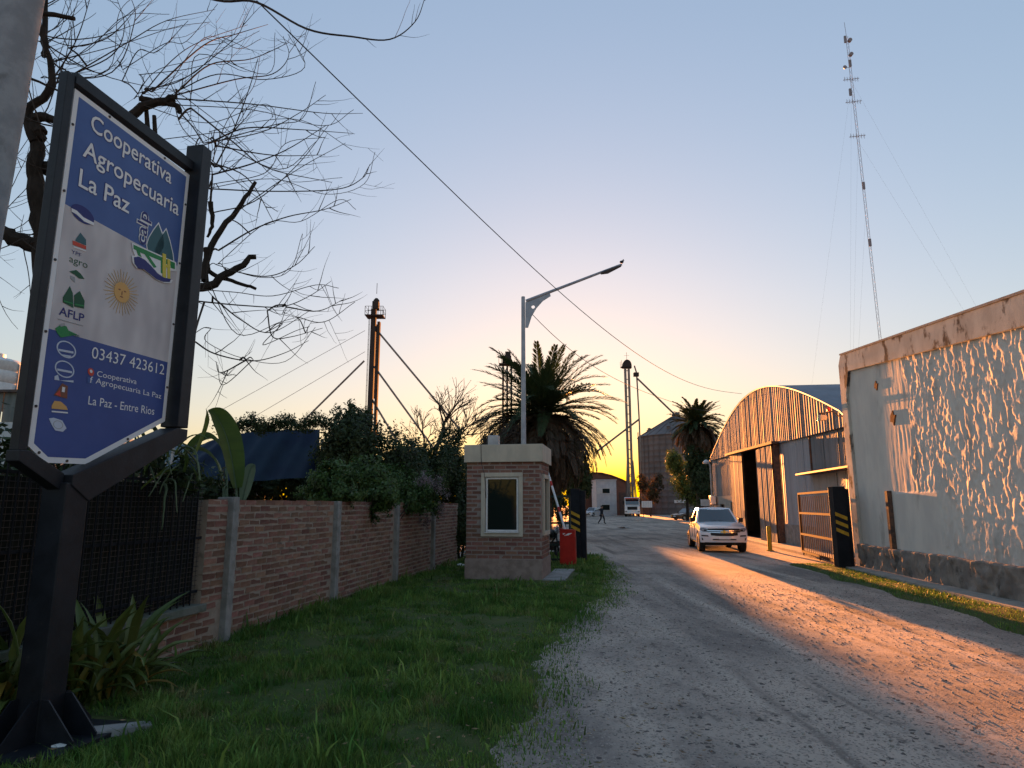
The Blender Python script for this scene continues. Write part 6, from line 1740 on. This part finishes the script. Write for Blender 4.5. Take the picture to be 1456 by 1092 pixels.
def car(label, loc, rz, m, L_=4.2, W_=1.7, H_=1.45, nm='parked_car'):
    t = thing(nm, label, 'car', loc, rz); h2 = L_ / 2; hw_ = W_ / 2
    def body(a, tt, s):
        y = -h2 + L_ * tt; zt = float(np.interp(tt, [0, .05, .28, .75, .95, 1], [.62, .74, .90, .93, .90, .78])); zb = .22
        x = a * hw_ * (1 - .04 * s ** 4); e = abs(tt - .5) * 2
        y2 = y + (.16 * abs(a) ** 3 * (1 if tt < .5 else -1)) * max(0, (e - .5) * 2)
        return (x, y2, zb + (zt - zb) * s)
    mb = MB(); mb.add(*boxgrid(body, 10, 20, 5)); cut_arches(mb, [(-h2 * .62, .30, .36), (h2 * .60, .30, .36)], m, 'body', t)
    z0 = .88
    def cab(a, tt, s):
        y0, y1 = -h2 * .42 + s * .62, h2 * .82 - s * .42
        return (a * (hw_ * .93 - .2 * s), y0 + (y1 - y0) * tt, z0 + (H_ - z0) * s)
    mb = MB(); mb.add(*boxgrid(cab, 4, 8, 3)); mb.build('cabin', m, t, smooth=True)
    c = lambda a, tt, s: Vector(cab(a, tt, s))
    for nm2, P in (('windscreen', [c(-1, 0, 0), c(1, 0, 0), c(1, 0, 1), c(-1, 0, 1)]), ('rear_window', [c(1, 1, 0), c(-1, 1, 0), c(-1, 1, 1), c(1, 1, 1)])):
        mb = MB(); slab(mb, quad_in(P, .07, .93, .1, .9, .012), .01); mb.build(nm2, M['auto_glass'], t)
    for s in (-1, 1):
        P = [c(s, 0 if s > 0 else 1, 0), c(s, 1 if s > 0 else 0, 0), c(s, 1 if s > 0 else 0, 1), c(s, 0 if s > 0 else 1, 1)]
        for u0, u1 in ((.1, .47), (.52, .9)): mb = MB(); slab(mb, quad_in(P, u0, u1, .12, .88, .012), .01); mb.build('side_window', M['auto_glass'], t)
        for y in (-h2 * .62, h2 * .60): wheel(t, s * (hw_ - .12), y, .30, .2)
        mb = MB(); mb.box(s * hw_ * .62 - .17, s * hw_ * .62 + .17, -h2 - .015 + .05, -h2 + .12, .60, .72); mb.build('headlight', M['lamp_clear'], t, bevel=.02)
        mb = MB(); mb.box(s * hw_ * .7 - .12, s * hw_ * .7 + .12, h2 - .12, h2 - .02, .66, .8); mb.build('tail_light', M['red'], t, bevel=.02)
        mb = MB(); mb.box(s * (hw_ + .06) - .07, s * (hw_ + .06) + .07, -h2 * .40, -h2 * .36, .92, 1.04); mb.build('mirror', M['black_plastic'], t)
    mb = MB(); mb.box(-.4, .4, -h2 - .03, -h2 + .05, .48, .58); mb.box(-.55, .55, -h2 - .02, -h2 + .05, .28, .42); mb.build('grille', M['black_plastic'], t)
    mb = MB(); mb.box(-.2, .2, -h2 - .04, -h2 - .031, .44, .54); mb.build('number_plate', M['p_white'], t)
    return t
c = at(843, 725, 113); car('pale silver car parked in front of the white office', (c.x, 113, 0), math.radians(-35), M['car_silver'])
c = at(978, 725, 84); car('dark red car parked beyond the pickup beside the shed', (c.x, 84, 0), math.radians(-62), M['car_dark'], 4.3)

# white lorry
c = at(899, 725, 112); t = thing('white_lorry', 'white lorry with a square cab parked facing us at the end of the yard', 'lorry', (c.x, 112, 0), math.radians(-9))
t.scale = (1.06,) * 3
b = MB(); b.prism([(-.75, .55), (-1.05, .75), (-1.05, 1.55), (-.35, 1.75), (-.1, 2.75), (.2, 2.95), (1.4, 2.95), (1.4, .55)], -1.15, 1.15, 'x'); b.build('cab', M['white_paint'], t, bevel=.07)
b = MB(); b.prism([(-1.15, .40), (-1.2, .5), (-1.2, .95), (-1.05, 1.0), (-.6, .9), (-.6, .40)], -1.17, 1.17, 'x'); b.build('bumper', M['white_paint'], t, bevel=.04)
b = MB(); b.prism([(-1.06, 1.02), (-1.075, 1.5), (-1.0, 1.52), (-1.0, 1.02)], -.75, .75, 'x'); b.build('grille', M['black_plastic'], t)
b = MB()
P = [Vector((-1.0, -.37, 1.80)), Vector((1.0, -.37, 1.80)), Vector((1.0, -.12, 2.62)), Vector((-1.0, -.12, 2.62))]; slab(b, quad_in(P, 0, 1, 0, 1, .03), .02); b.build('windscreen', M['auto_glass'], t)
b = MB(); b.prism([(-.75, 2.70), (-.05, 2.78), (-.05, 2.86), (-.75, 2.80)], -1.05, 1.05, 'x'); b.build('sun_visor', M['red'], t)
for s in (-1, 1):
    b = MB(); b.box(s * .95 - .14, s * .95 + .14, -1.22, -1.1, .66, .86); b.build('headlight', M['lamp_clear'], t, bevel=.02)
    b = MB(); b.box(s * 1.34 - .10, s * 1.34 + .10, -.42, -.34, 1.8, 2.4); b.tube([(s * 1.15, -.2, 2.3), (s * 1.34, -.38, 2.3)], .02, 4); b.build('mirror', M['black_plastic'], t)
    b = MB(); P = [Vector((s * 1.155, .1, 1.75)), Vector((s * 1.155, .9, 1.75)), Vector((s * 1.155, .85, 2.5)), Vector((s * 1.155, .3, 2.5))]; slab(b, P if s > 0 else P[::-1], .02); b.build('side_window', M['auto_glass'], t)
    for y in (-.3, 3.6, 4.9): wheel(t, s * .98, y, .5, .3)
    b = MB(); b.box(s * .98 - .25, s * .98 + .25, -.85, .3, .98, 1.06); b.build('mudguard', M['white_paint'], t, bevel=.02)
b = MB(); b.box(-.45, .45, -.9, 6.5, .45, .75); b.build('chassis', M['black_plastic'], t)
b = MB(); b.box(-1.25, 1.25, 1.6, 8.5, 1.05, 2.7); b.build('cargo_box', M['brown_tin'], t, bevel=.03)
b = MB(); b.box(-.25, .25, -1.225, -1.202, .5, .62); b.build('number_plate', M['p_white'], t)

# motorcycle behind the booth
c = ground(783, 796); t = thing('motorcycle', 'dark motorcycle parked behind the booth by the gate', 'motorcycle', (c.x + .05, c.y + .6, 0), math.radians(20))
for y in (-.62, .62):
    b = MB(); n = 24
    for k in range(n): pass
    ringp = [(0, .26 * math.cos(2 * math.pi * k / n), .26 * math.sin(2 * math.pi * k / n)) for k in range(n + 1)]
    b.tube(ringp, .05, 8, cap=False); b.lathe([(.04, -.05), (.04, .05)], 10)
    for k in range(8): a = 2 * math.pi * k / 8; b.tube([(0, 0, 0), (0, .24 * math.cos(a), .24 * math.sin(a))], .006, 3)
    b.build('wheel', M['rubber'], t, smooth=True, loc=(0, y, .31))
b = MB(); b.tube([(0, -.62, .31), (0, -.45, .75), (0, -.38, .98)], .03, 8); b.tube([(0, -.38, .72), (0, .1, .45), (0, .62, .31)], .035, 8); b.tube([(0, -.4, .8), (0, .25, .68), (0, .6, .72)], .03, 8); b.box(-.12, .12, -.15, .18, .28, .55); b.build('frame', M['black_plastic'], t, smooth=True)
b = MB(); b.lathe([(.02, -.22), (.13, -.12), (.15, .05), (.10, .2), (.02, .24)], 14); b.build('fuel_tank', M['black_plastic'], t, smooth=True, loc=(0, -.12, .82), rot=(math.pi / 2, 0, 0))
b = MB(); b.box(-.12, .12, .1, .7, .76, .84); b.build('seat', M['rubber'], t, bevel=.03)
b = MB(); b.tube([(-.36, -.30, 1.06), (-.15, -.40, 1.02), (.15, -.40, 1.02), (.36, -.30, 1.06)], .016, 6); b.build('handlebar', M['black_plastic'], t)
b = MB(); b.lathe([(.02, -.06), (.09, .0), (.08, .06), (.0, .07)], 12); b.build('headlight', M['lamp_clear'], t, loc=(0, -.5, .92), rot=(math.pi / 2, 0, 0))

# ================================================================== person walking across the yard
def person(label, loc, rz):
    t = thing('person', label, 'person', loc, rz)
    J = {'pelvis': (0, 0, .95), 'waist': (0, 0, 1.10), 'chest': (0, -.01, 1.32), 'neck': (0, 0, 1.48), 'head0': (0, -.015, 1.56), 'head1': (0, -.02, 1.70),
         'hipL': (.10, 0, .90), 'kneeL': (.12, -.20, .50), 'ankL': (.12, -.20, .09), 'toeL': (.13, -.38, .04),
         'hipR': (-.10, 0, .90), 'kneeR': (-.11, .05, .48), 'ankR': (-.11, .36, .12), 'toeR': (-.11, .24, .03),
         'shL': (.19, 0, 1.42), 'elL': (.25, .12, 1.15), 'wrL': (.24, -.02, .92), 'haL': (.235, -.07, .83),
         'shR': (-.19, 0, 1.42), 'elR': (-.25, -.02, 1.13), 'wrR': (-.24, -.16, .90), 'haR': (-.235, -.21, .82)}
    R = dict(pelvis=.145, waist=.135, chest=.165, neck=.06, head0=.085, head1=.095, hipL=.095, hipR=.095, kneeL=.065, kneeR=.065, ankL=.045, ankR=.045, toeL=.04, toeR=.04, shL=.075, shR=.075, elL=.05, elR=.05, wrL=.035, wrR=.035, haL=.035, haR=.035)
    E = ['pelvis waist', 'waist chest', 'chest neck', 'neck head0', 'head0 head1', 'pelvis hipL', 'hipL kneeL', 'kneeL ankL', 'ankL toeL', 'pelvis hipR', 'hipR kneeR', 'kneeR ankR', 'ankR toeR', 'chest shL', 'shL elL', 'elL wrL', 'wrL haL', 'chest shR', 'shR elR', 'elR wrR', 'wrR haR']
    ks = list(J); me = D.meshes.new('body'); me.from_pydata([J[k_] for k_ in ks], [tuple(ks.index(q) for q in e.split()) for e in E], [])
    o = link('body', me); md = o.modifiers.new('s', 'SKIN')
    for i, k_ in enumerate(ks): me.skin_vertices[0].data[i].radius = (R[k_] * 1.12 * (1.1 if k_ in ('chest', 'pelvis', 'waist') else 1), R[k_] * 1.12 * (.75 if k_ in ('chest', 'pelvis', 'waist') else 1)); me.skin_vertices[0].data[i].use_root = (i == 0)
    o.modifiers.new('ss', 'SUBSURF').levels = 2
    bpy.context.view_layer.update(); m2 = evaluated(o); D.objects.remove(o); m2.materials.clear(); m2.shade_smooth()
    sk = mat('skin', (.30, .17, .11), rough=.6); sh = mat('dark_shirt', (.02, .022, .03), rough=.9); tr_ = mat('dark_trousers', (.015, .017, .024), rough=.9); bo = mat('boots', (.02, .015, .012), rough=.7)
    o = link('body', m2, [sk, sh, tr_, bo], t)
    for p in m2.polygons:
        z = p.center.z; x = abs(p.center.x)
        p.material_index = 0 if (z > 1.49 or (x > .2 and z < .93)) else (1 if z > .98 or x > .19 else (2 if z > .12 else 3))
    b = MB(); b.lathe([(.098, 0), (.102, .05), (.085, .11), (.03, .135)], 16); b.build('hair', M['cable'], t, smooth=True, loc=(0, .005, 1.64))
    b = MB(); b.tube([(0, -.11, 1.655), (0, -.135, 1.635), (0, -.11, 1.63)], .014, 6)
    for s in (-1, 1): b.tube([(s * .1, 0, 1.66), (s * .105, .01, 1.63)], .02, 6)
    b.build('nose_and_ears', sk, t, smooth=True)
    for s, nm in ((1, 'L'), (-1, 'R')):
        h = Vector(J['ha' + nm]); b = MB()
        for k_, l_ in enumerate((.065, .075, .07, .055)): b.tube([h + Vector((0, -.03 + .02 * k_, -.02)), h + Vector((-s * .005, -.032 + .02 * k_, -.02 - l_ * .6)), h + Vector((-s * .02, -.03 + .02 * k_, -.02 - l_))], .009, 5, .006)
        b.tube([h + Vector((0, -.03, .01)), h + Vector((-s * .01, -.06, -.03))], .01, 5, .007); b.build('fingers', sk, t, smooth=True)
    return t
c = ground(856, 745); person('person in dark clothes walking across the yard', (c.x, c.y, .0), math.radians(55))
